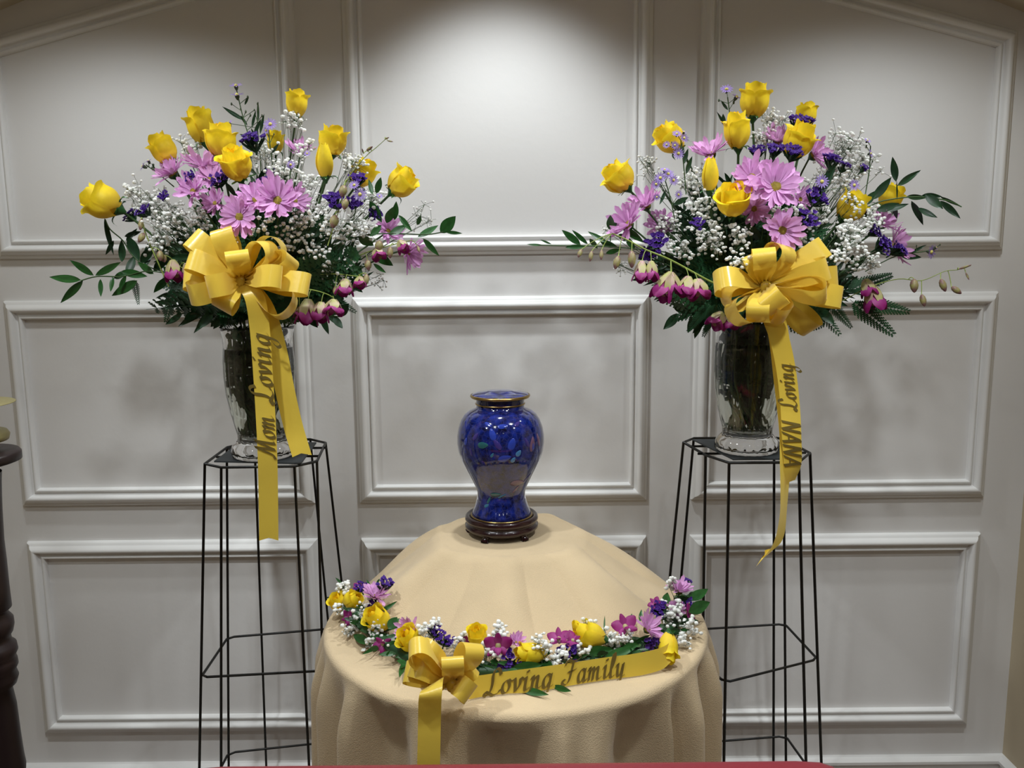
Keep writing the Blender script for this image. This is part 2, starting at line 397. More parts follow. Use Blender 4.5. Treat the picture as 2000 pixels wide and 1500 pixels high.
m = MB(); m.lathe([(.001, h0 - .002), (62 * pm, h0 - .002), (64 * pm, h0 + .003), (68 * pm, h0 + .004), (71 * pm, h0 + .001), (72 * pm, h0 - .006), (70 * pm, h0 - .010), (67 * pm, h0 - .012), (68 * pm, h0 - .015), (72 * pm, h0 - .018), (72 * pm, h0 - .024), (67 * pm, h0 - .029), (.001, h0 - .029)], 64); ob('plinth', m.mesh('plinth', 'wood'), wb)
for j in range(5):
    a = -PI / 2 - .5 + j * 2 * PI / 5; m = MB(); c = Vector((math.cos(a), math.sin(a), 0)) * 60 * pm
    m.tube([c + Vector((0, 0, h0 - .027)), c * 1.04 + Vector((0, 0, (h0 - .027) * .5)), c * 1.12 + Vector((0, 0, 0))], [.010, .007, .009], 10); ob('foot', m.mesh('foot', 'wood'), wb)

# ---------------------------------------------------------------- wire stands
def wire_stand(corners, ring_px, label):
    """octagonal wire stand; ring_px: pixel corners of the top ring"""
    ZT = 1.108
    top = [atz(x, y, ZT) for x, y in ring_px]
    c = sum(top, Vector()) / len(top)
    rt = empty('wire_stand', (c.x, c.y, 0), label, 'stand', 'tall black wire flower stands')
    tl_ = [p - Vector((c.x, c.y, 0)) for p in top]
    def lvl(z, grow):
        return [Vector((p.x * grow, p.y * grow, z)) for p in tl_]
    m = MB(); m.tube(catmull(tl_ + [tl_[0]], 1), .0032, 6); ob('top_ring', m.mesh('ring', 'wire'), rt)
    G0 = 1.60; cen = Vector((TX - c.x, TY - c.y)); bot = []
    for p in tl_:                      # legs splay, but keep clear of the tablecloth
        q = Vector((p.x * G0, p.y * G0, 0)); k = (ZT - TZ) / ZT
        for _ in range(200):
            ok = True
            for f_ in (k, (k + 1) / 2, 1):
                e = Vector((p.x + (q.x - p.x) * f_ - cen.x, p.y + (q.y - p.y) * f_ - cen.y))
                if e.length < TR + .052: q.x += e.normalized().x * .004; q.y += e.normalized().y * .004; ok = False
            if ok: break
        q.y = min(q.y, WALL_Y - .03 - c.y); bot.append(q)
    for p, q in zip(tl_, bot):
        m = MB(); m.tube([p, q], .0032, 6); ob('wire_leg', m.mesh('wire_leg', 'wire'), rt)
    for z in (.628, .315, .05):
        ps = [Vector((*tl_[q_].lerp(bot[q_], 1 - z / ZT).xy, z)) for q_ in corners]
        q = ps + [ps[0]]; m = MB()
        pp = []
        for a, b in zip(q[:-1], q[1:]): pp += [a.lerp(b, .05), a.lerp(b, .95)]
        pp.append(pp[0]); m.tube(pp, .003, 6); ob('cross_ring', m.mesh('cross_ring', 'wire'), rt)
    xs_ = [p.x for p in tl_]; ys_ = [p.y for p in tl_]
    for f in (.35, .65):
        yy = min(ys_) + (max(ys_) - min(ys_)) * f
        m = MB(); m.tube([Vector((min(xs_) + .008, yy, ZT)), Vector((max(xs_) - .008, yy, ZT))], .003, 6); ob('cross_bar', m.mesh('cross_bar', 'wire'), rt)
    return rt, c, ZT
ringL = [(400, 906), (437, 912), (575, 911), (619, 901), (636, 865), (606, 859), (443, 874)]
ringL = [(400, 906), (432, 913), (575, 911), (619, 901), (636, 865), (606, 858), (497, 862), (443, 874)]
ringR = [(1335, 864), (1378, 903 - 14), (1424, 904), (1560, 903), (1582, 885), (1530, 857), (1512, 855), (1355, 856)]
st1, cL, ZT = wire_stand((0, 3, 4, 7), ringL, 'tall black wire stand under the left glass vase')
st2, cR, ZT = wire_stand((0, 2, 4, 5), ringR, 'tall black wire stand under the right glass vase')
for (px, nm) in (([(418, 903), (588, 907), (618, 866), (468, 866)], 'left'), ([(1352, 860), (1432, 899), (1556, 898), (1516, 860)], 'right')):
    ps = [atz(x, y, ZT + .0035) for x, y in px]; m = MB()
    m.add([p for p in ps] + [p + Vector((0, 0, .003)) for p in ps], [(3, 2, 1, 0), (4, 5, 6, 7), (0, 1, 5, 4), (1, 2, 6, 5), (2, 3, 7, 6), (3, 0, 4, 7)])
    o = ob('card', m.mesh('card', 'card', False)); tag(o, 'dark grey square card under the %s glass vase' % nm, 'card')
VB = ZT + .007

# ---------------------------------------------------------------- glass vases
def vase(px, py, label, group):
    c = atz(px, py, VB); H = .255
    pr = [(.030, .0), (.055, 0), (.0605, .004), (.0625, .012), (.060, .022), (.053, .030), (.0475, .036), (.0475, .045), (.052, .062), (.059, .090), (.0645, .125), (.067, .16), (.067, .19), (.0655, .215), (.066, .235), (.069, .250), (.0705, .256)]
    pr = [(r * 1.12, z * 1.12) for r, z in pr]
    n = 96
    def fl(r, z, a):
        k = min(1, max(0, (z - .034) / .01)) * min(1, max(0, (.25 - z) / .02)); tw = 1.6 * max(0, .12 - z)
        foot = (.0010 * math.sin(24 * a) + .0008 * math.sin(41 * a + 90 * z)) * (1 if .004 < z < .03 else 0)
        return r + k * .0011 * math.cos(20 * (a + tw * 2.2)) + foot * math.sin(z * 500)
    v = empty('glass_vase', c, label, 'vase', group)
    m = MB(); m.lathe(pr, n, fr=fl)
    inner = [(max(.001, r - .0032), z) for r, z in pr[7:]][::-1]
    P0 = len(m.v)
    m2 = MB(); m2.v = m.v; m2.f = m.f
    m2.lathe(pr[-1:] + [(pr[-1][0] - .0016, pr[-1][1] + .0008)] + inner + [(.042, .0425), (.0005, .0415)], n, fr=lambda r, z, a: r)
    m2.lathe([(.0005, .003), pr[0]], n)
    m2.flip(); me = m2.mesh('glass', 'glass'); ob('glass', me, v)
    wt = [(.0005, .0412), (.0422, .0422)] + [(r - .0030, z) for r, z in pr[7:-3]]; wt += [(.0005, pr[-4][1])]
    m = MB(); m.lathe(wt, 64); m.flip(); o = ob('water', m.mesh('water', 'water')); o.matrix_basis = v.matrix_basis.copy()
    tag(o, 'clear water around the stems in the %s vase' % ('left' if px < 1000 else 'right'), 'water')
    return c
vL = vase(516, 889, 'fluted glass vase of yellow roses on the left wire stand', 'fluted glass vases')
vR = vase(1458, 879, 'fluted glass vase of yellow roses on the right wire stand', 'fluted glass vases')
NECK = {0: vL + Vector((0, 0, .279)), 1: vR + Vector((0, 0, .279))}
VBASE = {0: vL, 1: vR}
BY = {0: vL.y, 1: vR.y}

def stem_path(side, base, axis, reach=.07, invase=True):
    """from the flower's base down through the neck of the vase to its bottom"""
    nk = NECK[side]; a = random.uniform(0, 2 * PI); r = random.uniform(0, .056)
    d = Vector(base) - nk
    q = nk + Vector((d.x * .06 + math.cos(a) * r, max(-.05, min(.05, d.y * .12 + math.sin(a) * r)), 0))
    q.x = max(nk.x - .056, min(nk.x + .056, q.x))
    c = Vector(base) - Vector(axis).normalized() * reach
    P = bez(base, c.lerp(q + Vector((0, 0, .04)), .3), q, 9)
    if invase:
        b = VBASE[side] + Vector((-math.cos(a) * random.uniform(.005, .036), -math.sin(a) * .03, .046 + random.uniform(0, .02)))
        mid = q.lerp(b, .55); cc = VBASE[side]; dd = Vector((mid.x - cc.x, mid.y - cc.y)); 
        P += [q.lerp(b, .3), mid, b]
    return P

# ---------------------------------------------------------------- rose
def petal_mesh(R, H, span, flare, seed, mat_='rose', top=.39, nu=9, nv=9):
    r = random.Random(seed); P = []
    ph = r.uniform(0, 6)
    for i in range(nv + 1):
        v = i / nv; row = []
        wd = min(1, .35 + 1.1 * math.sin(PI * min(v, .62) / 1.24)) * (1 if v < .75 else 1 - .34 * ((v - .75) / .25) ** 2)
        for j in range(nu + 1):
            u = j / nu * 2 - 1; a = u * span / 2 * wd
            base = math.sin(PI * (.10 + .60 * v)) ** .8
            rr = R * (base * (1 - v * v) + (v * v) * (top / .5) * 1.0)
            if v > .7: rr += flare * ((v - .7) / .3) ** 2 * (1.0 - .35 * abs(u) ** 2)
            rr += .012 * math.sin(3 * u + ph + 4 * v)
            rr += .03 * (1 + u) * .5            # one edge overlaps the next petal
            z = H * v * (1 - .05 * u * u) - (flare * .35 * ((v - .8) / .2) ** 2 if v > .8 else 0) + (.02 * math.sin(5 * u + ph) * v)
            row.append((rr * math.cos(a), rr * math.sin(a), z))
        P.append(row)
    m = MB(); m.grid(P); return m.mesh('petal', mat_)
RP = dict(outer=[petal_mesh(.50, 1.00, 2.3, .16, s) for s in (1, 2, 3)], outer_o=[petal_mesh(.51, .95, 2.3, .21, s) for s in (4, 5, 6)],
          mid=[petal_mesh(.42, 1.08, 2.5, .06, s, top=.34) for s in (7, 8)], inner=[petal_mesh(.30, 1.06, 2.9, .0, s, 'rosein', top=.22) for s in (9, 10)],
          bud=[petal_mesh(.44, 1.12, 3.0, .0, s, top=.20) for s in (11, 12, 13)], budin=[petal_mesh(.36, 1.18, 3.0, .0, s, top=.13) for s in (14, 15)])
m = MB(); P = []
for i in range(9):
    v = i / 8; P.append([((.15 * (1 - v * .65) + .02 * math.sin(j * .9 + i)) * math.cos(j * .6), (.15 * (1 - v * .65)) * math.sin(j * .6), .2 + .78 * v) for j in range(24)])
m.grid(P); CORE = m.mesh('heart', 'rosein')
m = MB(); P = []
for i in range(7):
    v = i / 6; hw = .085 * math.sin(PI * min(1, .25 + v * .75)) ** .8
    x = .17 + .34 * math.sin(v * 1.5); z = .03 - .02 + .10 * v - .28 * v * v * v
    P.append([(x, (j / 2 - 1) * hw, z + .03 * abs(j / 2 - 1)) for j in (0, 1, 2, 3, 4)])
m.grid(P); SEPAL = m.mesh('sepal', 'leaf')
m = MB(); m.lathe([(.001, .12), (.20, .09), (.25, .04), (.20, -.03), (.13, -.10), (.08, -.16), (.055, -.2)], 16); CALYX = m.mesh('calyx', 'leaf')

def rose_parts(root, kind, as_children=None):
    L_ = []
    def pt(me, ang, s=1.0, sxy=1.0, tilt=0):
        o = ob('petal', me, root, Matrix.Rotation(ang, 4, 'Z') @ Matrix.Rotation(tilt, 4, 'Y') @ Matrix.Diagonal((sxy, sxy, s, 1)))
        L_.append(o)
    a0 = random.uniform(0, 6)
    if kind == 'bud':
        for k in range(3): pt(RP['bud'][k % 3], a0 + k * 2.1)
        for k in range(2): pt(RP['budin'][k], a0 + 1 + k * 3.1)
    else:
        oo = RP['outer_o'] if kind == 'open' else RP['outer']
        for k in range(4 if kind == 'open' else 3): pt(oo[k % 3], a0 + k * (1.6 if kind == 'open' else 2.1), random.uniform(.86, 1.0), 1.0, random.uniform(0, .1))
        for k in range(3): pt(RP['mid'][k % 2], a0 + 1.05 + k * 2.1)
        for k in range(2): pt(RP['inner'][k], a0 + .5 + k * 3.1)
    return L_
AX = lambda a, t: (RT * math.sin(math.radians(a)) * math.cos(t) + Vector((0, 0, 1)) * math.cos(math.radians(a)) * math.cos(t) - Vector((0, 1, 0)) * math.sin(t))
def rose(side, cx, cy, wpx, hpx, ang, tilt, kind, dY, label):
    Y = BY[side] + dY; c = at(cx, cy, Y); px = (c - CAMP).dot(fwd) / F_PX
    ax = AX(ang, tilt); sxy = wpx * px / (1.02 if kind != 'bud' else .9); sz = hpx * px * 1.02
    base = c - ax * sz * .5
    root = empty('yellow_rose', frame(base, ax, random.uniform(0, 6), s3=(sxy, sxy, sz)), label, 'rose', 'yellow roses in the %s bouquet' % ('left', 'right')[side])
    rose_parts(root, kind); ob('heart', CORE, root)
    cal = ob('calyx', CALYX, root, Matrix.Diagonal((.9, .9, 1, 1)))
    for k in range(5): ob('sepal', SEPAL, cal, Matrix.Rotation(k * 2 * PI / 5 + .3, 4, 'Z') @ Matrix.Diagonal((random.uniform(.8, 1.3), 1, random.uniform(-.3, 1.2), 1)))
    P = stem_path(side, base - ax * .006, ax); m = MB(); m.tube(local(root, P), 1, 6)
    # tube radius must be isotropic in world: build in world, then localise
    m = MB(); m.tube(P, .0026, 6); m.v = [tuple(v) for v in local(root, m.v)]
    ob('stem', m.mesh('stem', 'stem'), root)
    return root
for a in [(200, 394, 68, 64, -62, .25, 'tulip', -.10, 'yellow rose farthest out on the left bouquet, leaning left on a bare stem'),
          (319, 291, 50, 54, -28, .1, 'tulip', -.04, 'yellow rose with a ragged top above the mauve daisies of the left bouquet'),
          (393, 247, 52, 66, -14, .05, 'tulip', .03, 'yellow rose tucked behind another one, upper left of the left bouquet'),
          (431, 275, 58, 60, 2, .1, 'tulip', -.06, 'wide open-topped yellow rose in front of the pair, left bouquet'),
          (461, 320, 58, 60, -6, .45, 'open', -.13, 'yellow rose with folded outer petal, lowest of the three together, left bouquet'),
          (579, 203, 42, 48, 6, .0, 'tulip', .06, 'small yellow rose standing highest in the left bouquet'),
          (538, 278, 34, 40, 4, .1, 'tulip', .10, 'yellow rose half hidden behind white baby’s breath, left bouquet'),
          (649, 276, 54, 54, 8, .1, 'tulip', .0, 'broad yellow rose just behind a closed bud, left bouquet'),
          (634, 318, 40, 56, 0, .1, 'bud', -.10, 'closed pale yellow rose bud in front, left bouquet'),
          (708, 338, 50, 52, 30, .0, 'tulip', .05, 'yellow rose with a flared petal behind the curling orchid tip, left bouquet'),
          (785, 357, 56, 52, 48, .1, 'tulip', .0, 'yellow rose with thin curved sepals farthest right in the left bouquet')]: rose(0, *a)
for a in [(1474, 197, 58, 60, 3, .1, 'tulip', .0, 'large yellow rose standing highest in the right bouquet'),
          (1440, 256, 50, 64, -6, .1, 'tulip', -.07, 'tall yellow rose just below the topmost one, right bouquet'),
          (1574, 227, 40, 46, 6, .0, 'tulip', .07, 'small yellow rose behind purple statice at the top of the right bouquet'),
          (1561, 274, 58, 62, 18, .3, 'open', -.07, 'yellow rose with drooping lip in front of a pink daisy, right bouquet'),
          (1308, 270, 58, 54, -48, .1, 'tulip', .0, 'yellow rose behind tiny lilac asters, upper left of the right bouquet'),
          (1208, 346, 60, 54, -42, .1, 'open', -.02, 'yellow rose with spiky sepals farthest left in the right bouquet'),
          (1387, 345, 38, 56, 0, .1, 'bud', -.12, 'closed yellow rose bud rising over baby’s breath, right bouquet'),
          (1432, 391, 62, 58, -12, .55, 'open', -.15, 'yellow rose opening towards the viewer under the bud, right bouquet'),
          (1664, 403, 58, 56, 34, .15, 'tulip', -.07, 'yellow rose dotted with white blossoms, right side of the right bouquet'),
          (1740, 386, 46, 46, 30, .1, 'tulip', .05, 'yellow rose hidden behind dark ruscus leaves, right bouquet')]: rose(1, *a)

# ---------------------------------------------------------------- pink daisies
def dpetal(seed, curl):
    r = random.Random(seed); P = []
    for i in range(8):
        v = i / 7; hw = .062 * min(1, .45 + 1.1 * v) * (1 if v < .8 else math.sqrt(max(0, 1 - ((v - .8) / .2) ** 2)) * .9 + .1)
        x = .10 + .42 * v; z = curl * v * v + .04 * v
        P.append([(x, hw * (j - 1.5) / 1.5, z + .02 * abs((j - 1.5) / 1.5)) for j in range(4)])
    m = MB(); m.grid(P); return m.mesh('petal', 'pink')
DP = [dpetal(1, .02), dpetal(2, .10), dpetal(3, -.06), dpetal(4, .2)]
m = MB(); m.lathe([(.001, .07), (.05, .065), (.09, .045), (.115, .015), (.11, -.01)], 18, fr=lambda r, z, a: r * (1 + .06 * math.sin(9 * a + z * 90))); DISC = m.mesh('disc', 'disc')
m = MB(); m.lathe([(.12, .0), (.10, -.05), (.05, -.09), (.025, -.12)], 12); DCUP = m.mesh('cup', 'leaf')
def daisy_parts(root, cupped):
    n = 17; a0 = random.uniform(0, 6)
    for ly in range(2):
        for k in range(n):
            if random.random() < .06: continue
            el = cupped + (.0 if ly == 0 else .22) + random.uniform(-.17, .17); s = random.uniform(.80, 1.08) * (1 if ly == 0 else .88)
            M_ = Matrix.Rotation(a0 + (k + ly * .5) * 2 * PI / n + random.uniform(-.07, .07), 4, 'Z') @ Matrix.Rotation(-el, 4, 'Y') @ Matrix.Rotation(random.uniform(-.25, .25), 4, 'X') @ Matrix.Scale(s, 4)
            ob('petal', random.choice(DP), root, M_)
    return root
def vdir(d): return (RT * d[0] + Vector((0, 0, 1)) * d[1] - Vector((0, 1, 0)) * d[2]).normalized()
def daisy(side, cx, cy, dpx, d, cup, dY, label):
    Y = BY[side] + dY; c = at(cx, cy, Y); px = (c - CAMP).dot(fwd) / F_PX; ax = vdir(d)
    root = empty('pink_daisy', frame(c, ax, random.uniform(0, 6), dpx * px), label, 'daisy', 'pink daisies in the %s bouquet' % ('left', 'right')[side])
    daisy_parts(root, cup); ob('disc', DISC, root); ob('cup', DCUP, root)
    P = stem_path(side, c - ax * dpx * px * .1, ax, .05); m = MB(); m.tube(P, .002, 5); m.v = [tuple(v) for v in local(root, m.v)]
    ob('stem', m.mesh('stem', 'stem'), root)
for a in [(338, 342, 84, (-.5, .8, .35), .25, -.07, 'pink daisy facing up under the ragged yellow rose, left bouquet'),
          (398, 328, 92, (.1, .9, .35), .2, -.06, 'large pink daisy facing up, top of the left cluster, left bouquet'),
          (378, 374, 74, (-.1, .45, .9), .3, -.15, 'pink daisy with olive centre facing forward, left cluster of the left bouquet'),
          (412, 350, 70, (.2, .7, .6), .2, -.09, 'pink daisy partly covered beside the lowest grouped rose, left bouquet'),
          (468, 424, 88, (-.05, .15, 1), .12, -.19, 'pink daisy with olive centre directly above the ribbon bow, left bouquet'),
          (500, 392, 86, (.0, .55, .7), .2, -.16, 'pink daisy tilted up between two others, middle of the left bouquet'),
          (543, 393, 104, (.15, .35, .85), .25, -.17, 'largest pink daisy with yellow centre, middle of the left bouquet'),
          (575, 393, 70, (.7, .4, .5), .2, -.12, 'small pink daisy behind the largest one, left bouquet'),
          (421, 398, 60, (-.2, .3, .8), .2, -.12, 'shaded pink daisy above the bow’s upper left loop, left bouquet'),
          (585, 300, 64, (.1, .7, .4), .35, .03, 'pink daisy among baby’s breath behind the closed bud, left bouquet'),
          (796, 492, 84, (.75, -.4, .3), .3, -.03, 'pink daisy hanging at the right edge of the left bouquet'),
          (757, 452, 66, (.5, .4, .6), .25, -.02, 'pale pink daisy behind ruscus leaves, right side of the left bouquet')]: daisy(0, *a)
for a in [(1388, 303, 92, (-.3, .85, .3), .25, -.04, 'pink daisy facing up left of the tall rose, right bouquet'),
          (1262, 404, 84, (-.3, .8, .3), .35, -.06, 'pink daisy facing up at the left edge, right bouquet'),
          (1228, 440, 96, (-.75, .45, .45), .3, -.09, 'large pink daisy on the far left, right bouquet'),
          (1467, 348, 92, (-.1, .4, .9), .15, -.14, 'pink daisy with dark olive centre, left of the largest, right bouquet'),
          (1514, 366, 118, (.1, .35, .9), .12, -.17, 'largest pink daisy with yellow centre, middle of the right bouquet'),
          (1518, 278, 76, (0, .7, .5), .3, .0, 'pink daisy behind the drooping-lip rose, right bouquet'),
          (1588, 305, 86, (.6, .4, .5), .25, -.02, 'pink daisy right of the drooping-lip rose, right bouquet'),
          (1527, 450, 90, (0, .05, 1), .1, -.19, 'pink daisy directly above the ribbon bow, right bouquet'),
          (1472, 408, 66, (0, -.1, .9), .1, -.12, 'shaded pink daisy below the opening rose, right bouquet'),
          (1722, 440, 76, (.4, .7, .4), .25, -.04, 'pink daisy under the ruscus leaves, right side of the right bouquet'),
          (1742, 480, 88, (.8, .2, .4), .25, -.06, 'pink daisy beside purple statice at the right edge, right bouquet'),
          (1562, 390, 56, (.3, .2, .8), .2, -.1, 'small pink daisy beside the largest one, right bouquet'),
          (1292, 440, 70, (-.3, .3, .8), .2, -.04, 'pink daisy veiled by baby’s breath on the left, right bouquet')]: daisy(1, *a)

# ---------------------------------------------------------------- statice
def statice_mesh(seed, n=26):
    r = random.Random(seed); mf = MB(); mg = MB()
    for i in range(n):
        x = (r.random() - .5); y = (r.random() - .5) * .8; z = .30 - .35 * (x * x + y * y) + r.uniform(-.07, .07)
        P = []; k = 7; rr = r.uniform(.10, .15)
        for q in range(3):
            P.append([(x + (rr * q / 2) * math.cos(2 * PI * j / k) * (1 + .25 * ((j % 2) - .5)), y + (rr * q / 2) * math.sin(2 * PI * j / k) * (1 + .25 * ((j % 2) - .5)), z + .10 * q / 2 + .03 * (j % 2) * q) for j in range(k)])
        mf.grid(P, close_v=True)
        mg.tube([(x, y, z - .02), (x * .6, y * .6, z - .28), (x * .15, y * .15, -.35)], [.035, .05, .03], 5)
    mg.tube([(0, 0, -.3), (0, 0, -.7)], .05, 5)
    return mf.mesh('florets', 'stat'), mg.mesh('stalks', 'leaf2')
ST = [statice_mesh(s) for s in range(4)]
def statice(side, cx, cy, wpx, d, dY, where):
    Y = BY[side] + dY; c = at(cx, cy, Y); px = (c - CAMP).dot(fwd) / F_PX
    sn = ('left', 'right')[side]
    root = empty('purple_statice', frame(c, vdir(d), random.uniform(0, 6), wpx * px), 'purple statice sprig ' + where + ', %s bouquet' % sn, 'statice', 'purple statice in the %s bouquet' % sn)
    f, g = random.choice(ST); tag(ob('florets', f, root), kind='stuff'); ob('stalks', g, root)
for a in [(497, 281, 44, (0, .8, .5), -.03, 'between the grouped roses and asters at the top'), (428, 356, 34, (0, .6, .7), -.1, 'under the lowest grouped rose'), (518, 366, 36, (0, .7, .5), -.1, 'just above the largest daisy'),
          (284, 416, 30, (-.4, .6, .6), -.08, 'inside the left baby’s breath'), (257, 424, 26, (-.6, .6, .3), -.06, 'right of the outermost left rose'), (371, 346, 20, (0, .3, .9), -.15, 'between the left cluster of daisies'),
          (657, 398, 40, (.1, .5, .8), -.12, 'below the closed bud'), (688, 402, 30, (.2, .5, .8), -.1, 'beside the pale green orchid buds'), (697, 356, 34, (.2, .7, .5), -.03, 'under the rose behind the orchid tip'),
          (728, 420, 28, (.5, .3, .6), -.06, 'at the base of the right ruscus leaves'), (590, 262, 0, (0, 1, 0), 0, ''), (322, 385, 20, (0, .5, .8), -.1, 'among white blossoms below the left daisies'), (532, 345, 30, (0, .7, .4), -.02, 'behind the middle daisies')]:
    if a[2]: statice(0, *a)
for a in [(1560, 247, 44, (0, .8, .4), -.02, 'under the small rose at the top'), (1480, 300, 30, (-.1, .7, .5), -.09, 'directly above the left of the two central daisies'), (1512, 298, 34, (0, .7, .5), -.09, 'between tall rose and drooping-lip rose'),
          (1546, 302, 38, (0, .7, .5), -.10, 'under the drooping-lip rose'), (1625, 320, 36, (.1, .8, .4), -.07, 'right of the pink daisy near the top'), (1646, 328, 26, (.2, .8, .3), -.06, 'below the big white cloud of blossoms'), (1685, 331, 18, (.3, .6, .5), -.1, 'inside the white cloud of blossoms'),
          (1362, 440, 26, (0, .5, .8), -.17, 'alone among white blossoms above the bow'), (1285, 478, 40, (-.2, .4, .8), -.1, 'above the hanging orchids'), (1592, 392, 38, (.1, .6, .7), -.12, 'right of the largest daisy'), (1575, 430, 38, (.1, .4, .8), -.14, 'right of the daisy above the bow'),
          (1720, 482, 34, (.4, .4, .7), -.1, 'between white blossoms and the edge daisies'), (1750, 490, 32, (.5, .5, .5), -.1, 'on the outermost right edge'), (1704, 455, 26, (.4, .4, .7), -.08, 'above the edge daisies'), (1686, 419, 20, (.3, .6, .5), -.05, 'just right of the dotted rose'),
          (1268, 500, 30, (-.3, .3, .7), -.08, 'at the root of the long orchid spray')]: statice(1, *a)

# ---------------------------------------------------------------- baby's breath
def breath_mesh(c, rad, n, root_pt, seed, size=.0037, flat=.8, yy=.75):
    r = random.Random(seed); mb = MB(); ms = MB()
    hubs = []
    for k in range(max(4, n // 7)):
        d = Vector((r.gauss(0, 1), r.gauss(0, yy), r.gauss(0, flat))); d = d.normalized() * rad * r.uniform(.1, .75)
        hubs.append(c + d)
    for h in hubs: ms.tube([root_pt, root_pt.lerp(h, .5) + Vector((r.uniform(-.01, .01), 0, 0)), h], [.0008, .0007, .0005], 3, False)
    for i in range(n):
        h = hubs[i % len(hubs)]; d = Vector((r.gauss(0, 1), r.gauss(0, yy), r.gauss(0, 1))).normalized() * rad * r.uniform(.15, .58)
        p = h + d; s = size * r.uniform(.62, 1.15) if r.random() > .15 else size * .4
        mb.ico(p, s, r.choice(BLOS), (1, 1, .85)); ms.tube([h, p], .0004, 3, False)
    return mb, ms
BBN = [0]
def breath(side, cx, cy, rpx, n, dY, where, size=.0037):
    Y = BY[side] + dY; c = at(cx, cy, Y); px = (c - CAMP).dot(fwd) / F_PX; sn = ('left', 'right')[side]
    f = NECK[side].lerp(c, .62) + Vector((0, .02, 0)); BBN[0] += 1
    mb, ms = breath_mesh(c, rpx * px, int(n * 1.4), f, BBN[0], size * 1.06)
    root = empty('babys_breath_spray', f, 'white baby’s breath ' + where + ', %s bouquet' % sn, 'baby’s breath', 'baby’s breath in the %s bouquet' % sn)
    mb.v = [tuple(Vector(v) - f) for v in mb.v]; ms.v = [tuple(Vector(v) - f) for v in ms.v]
    tag(ob('blossoms', mb.mesh('blossoms', 'white'), root), kind='stuff'); ob('stems', ms.mesh('stems', 'bstem'), root)
for a in [(372, 288, 34, 32, .02, 'behind the ragged rose and the pair'), (292, 388, 46, 75, -.05, 'beside the outermost left rose'), (338, 432, 52, 100, -.10, 'below the left daisies'), (312, 468, 40, 60, -.08, 'above the left orchid'),
          (574, 244, 30, 40, .04, 'just under the highest rose'), (592, 288, 28, 34, .0, 'around the daisy behind the bud'), (516, 300, 40, 60, .0, 'between statice and half-hidden rose'), (548, 334, 40, 60, -.04, 'right above the middle daisies'),
          (690, 318, 38, 52, .01, 'between the broad rose and the orchid tip'), (612, 352, 32, 36, -.04, 'around the bud’s stem'), (597, 432, 46, 60, -.13, 'right of the largest daisy'), (655, 442, 48, 60, -.12, 'below the statice pair'), (700, 438, 40, 54, -.08, 'near the right ruscus leaves'),
          (560, 468, 44, 34, -.13, 'scattered right of the bow’s ring loops'), (612, 492, 36, 34, -.12, 'trailing down towards the bow’s right loops'), (822, 424, 36, 34, .0, 'on thin wiry stems past the right leaves', .0022), (735, 548, 34, 30, .0, 'thin and wiry at the lower right', .0022),
          (672, 545, 22, 16, -.08, 'over the lower right orchid'), (455, 474, 18, 12, -.20, 'lying on the bow’s top loops'), (512, 440, 34, 22, -.15, 'under the daisy above the bow'), (395, 425, 36, 36, -.10, 'between daisy and bow, upper left'),
          (640, 536, 34, 16, -.1, 'few single blossoms low on the right'), (724, 385, 30, 36, -.02, 'below the rose behind the orchid tip'), (255, 372, 24, 26, -.02, 'small tuft touching the outermost left rose'), (625, 390, 34, 34, -.08, 'between bud stem and statice')]: breath(0, *a)
for a in [(1266, 322, 36, 46, .04, 'on wiry stems between the two left roses', .0024), (1508, 238, 38, 60, .03, 'beside the topmost rose'), (1486, 268, 26, 34, .0, 'right of the tall rose'), (1650, 288, 52, 110, .02, 'forming the big cloud at the upper right'), (1696, 322, 40, 60, .01, 'outer edge of the upper right cloud'),
          (1640, 352, 44, 54, -.04, 'under the big cloud'), (1345, 358, 44, 66, -.06, 'left of the closed bud'), (1372, 402, 40, 60, -.10, 'below the closed bud'), (1392, 462, 52, 90, -.13, 'large tuft left of the bow’s top'), (1308, 436, 42, 60, -.07, 'over the veiled daisy'), (1335, 486, 36, 40, -.10, 'above the hanging orchid flowers'),
          (1450, 458, 38, 44, -.14, 'between opening rose and bow'), (1592, 428, 40, 44, -.10, 'behind the statice right of the bow'), (1652, 462, 50, 64, -.14, 'bright tuft above the bow’s right loops'), (1700, 420, 36, 40, -.10, 'below the dotted rose'), (1694, 512, 36, 46, -.12, 'low right tuft by the ferns'),
          (1640, 492, 34, 44, -.16, 'touching the bow’s long right loop'), (1438, 508, 34, 44, -.20, 'lying over the bow’s left top'), (1190, 452, 28, 26, .0, 'wiry tuft beyond the far left daisy', .0024), (1212, 520, 28, 24, .0, 'wiry tuft around the hanging orchid buds', .0022), (1284, 544, 24, 18, -.04, 'behind the hanging orchid flowers', .0024),
          (1556, 470, 32, 26, -.12, 'right of the daisy above the bow'), (1602, 352, 34, 30, -.06, 'around the small aster'), (1376, 326, 26, 26, -.03, 'behind the closed bud’s tip'), (1532, 410, 32, 24, -.13, 'under the largest daisy'), (1660, 392, 30, 22, -.12, 'sprinkled on the dotted rose', .0028)]: breath(1, *a)

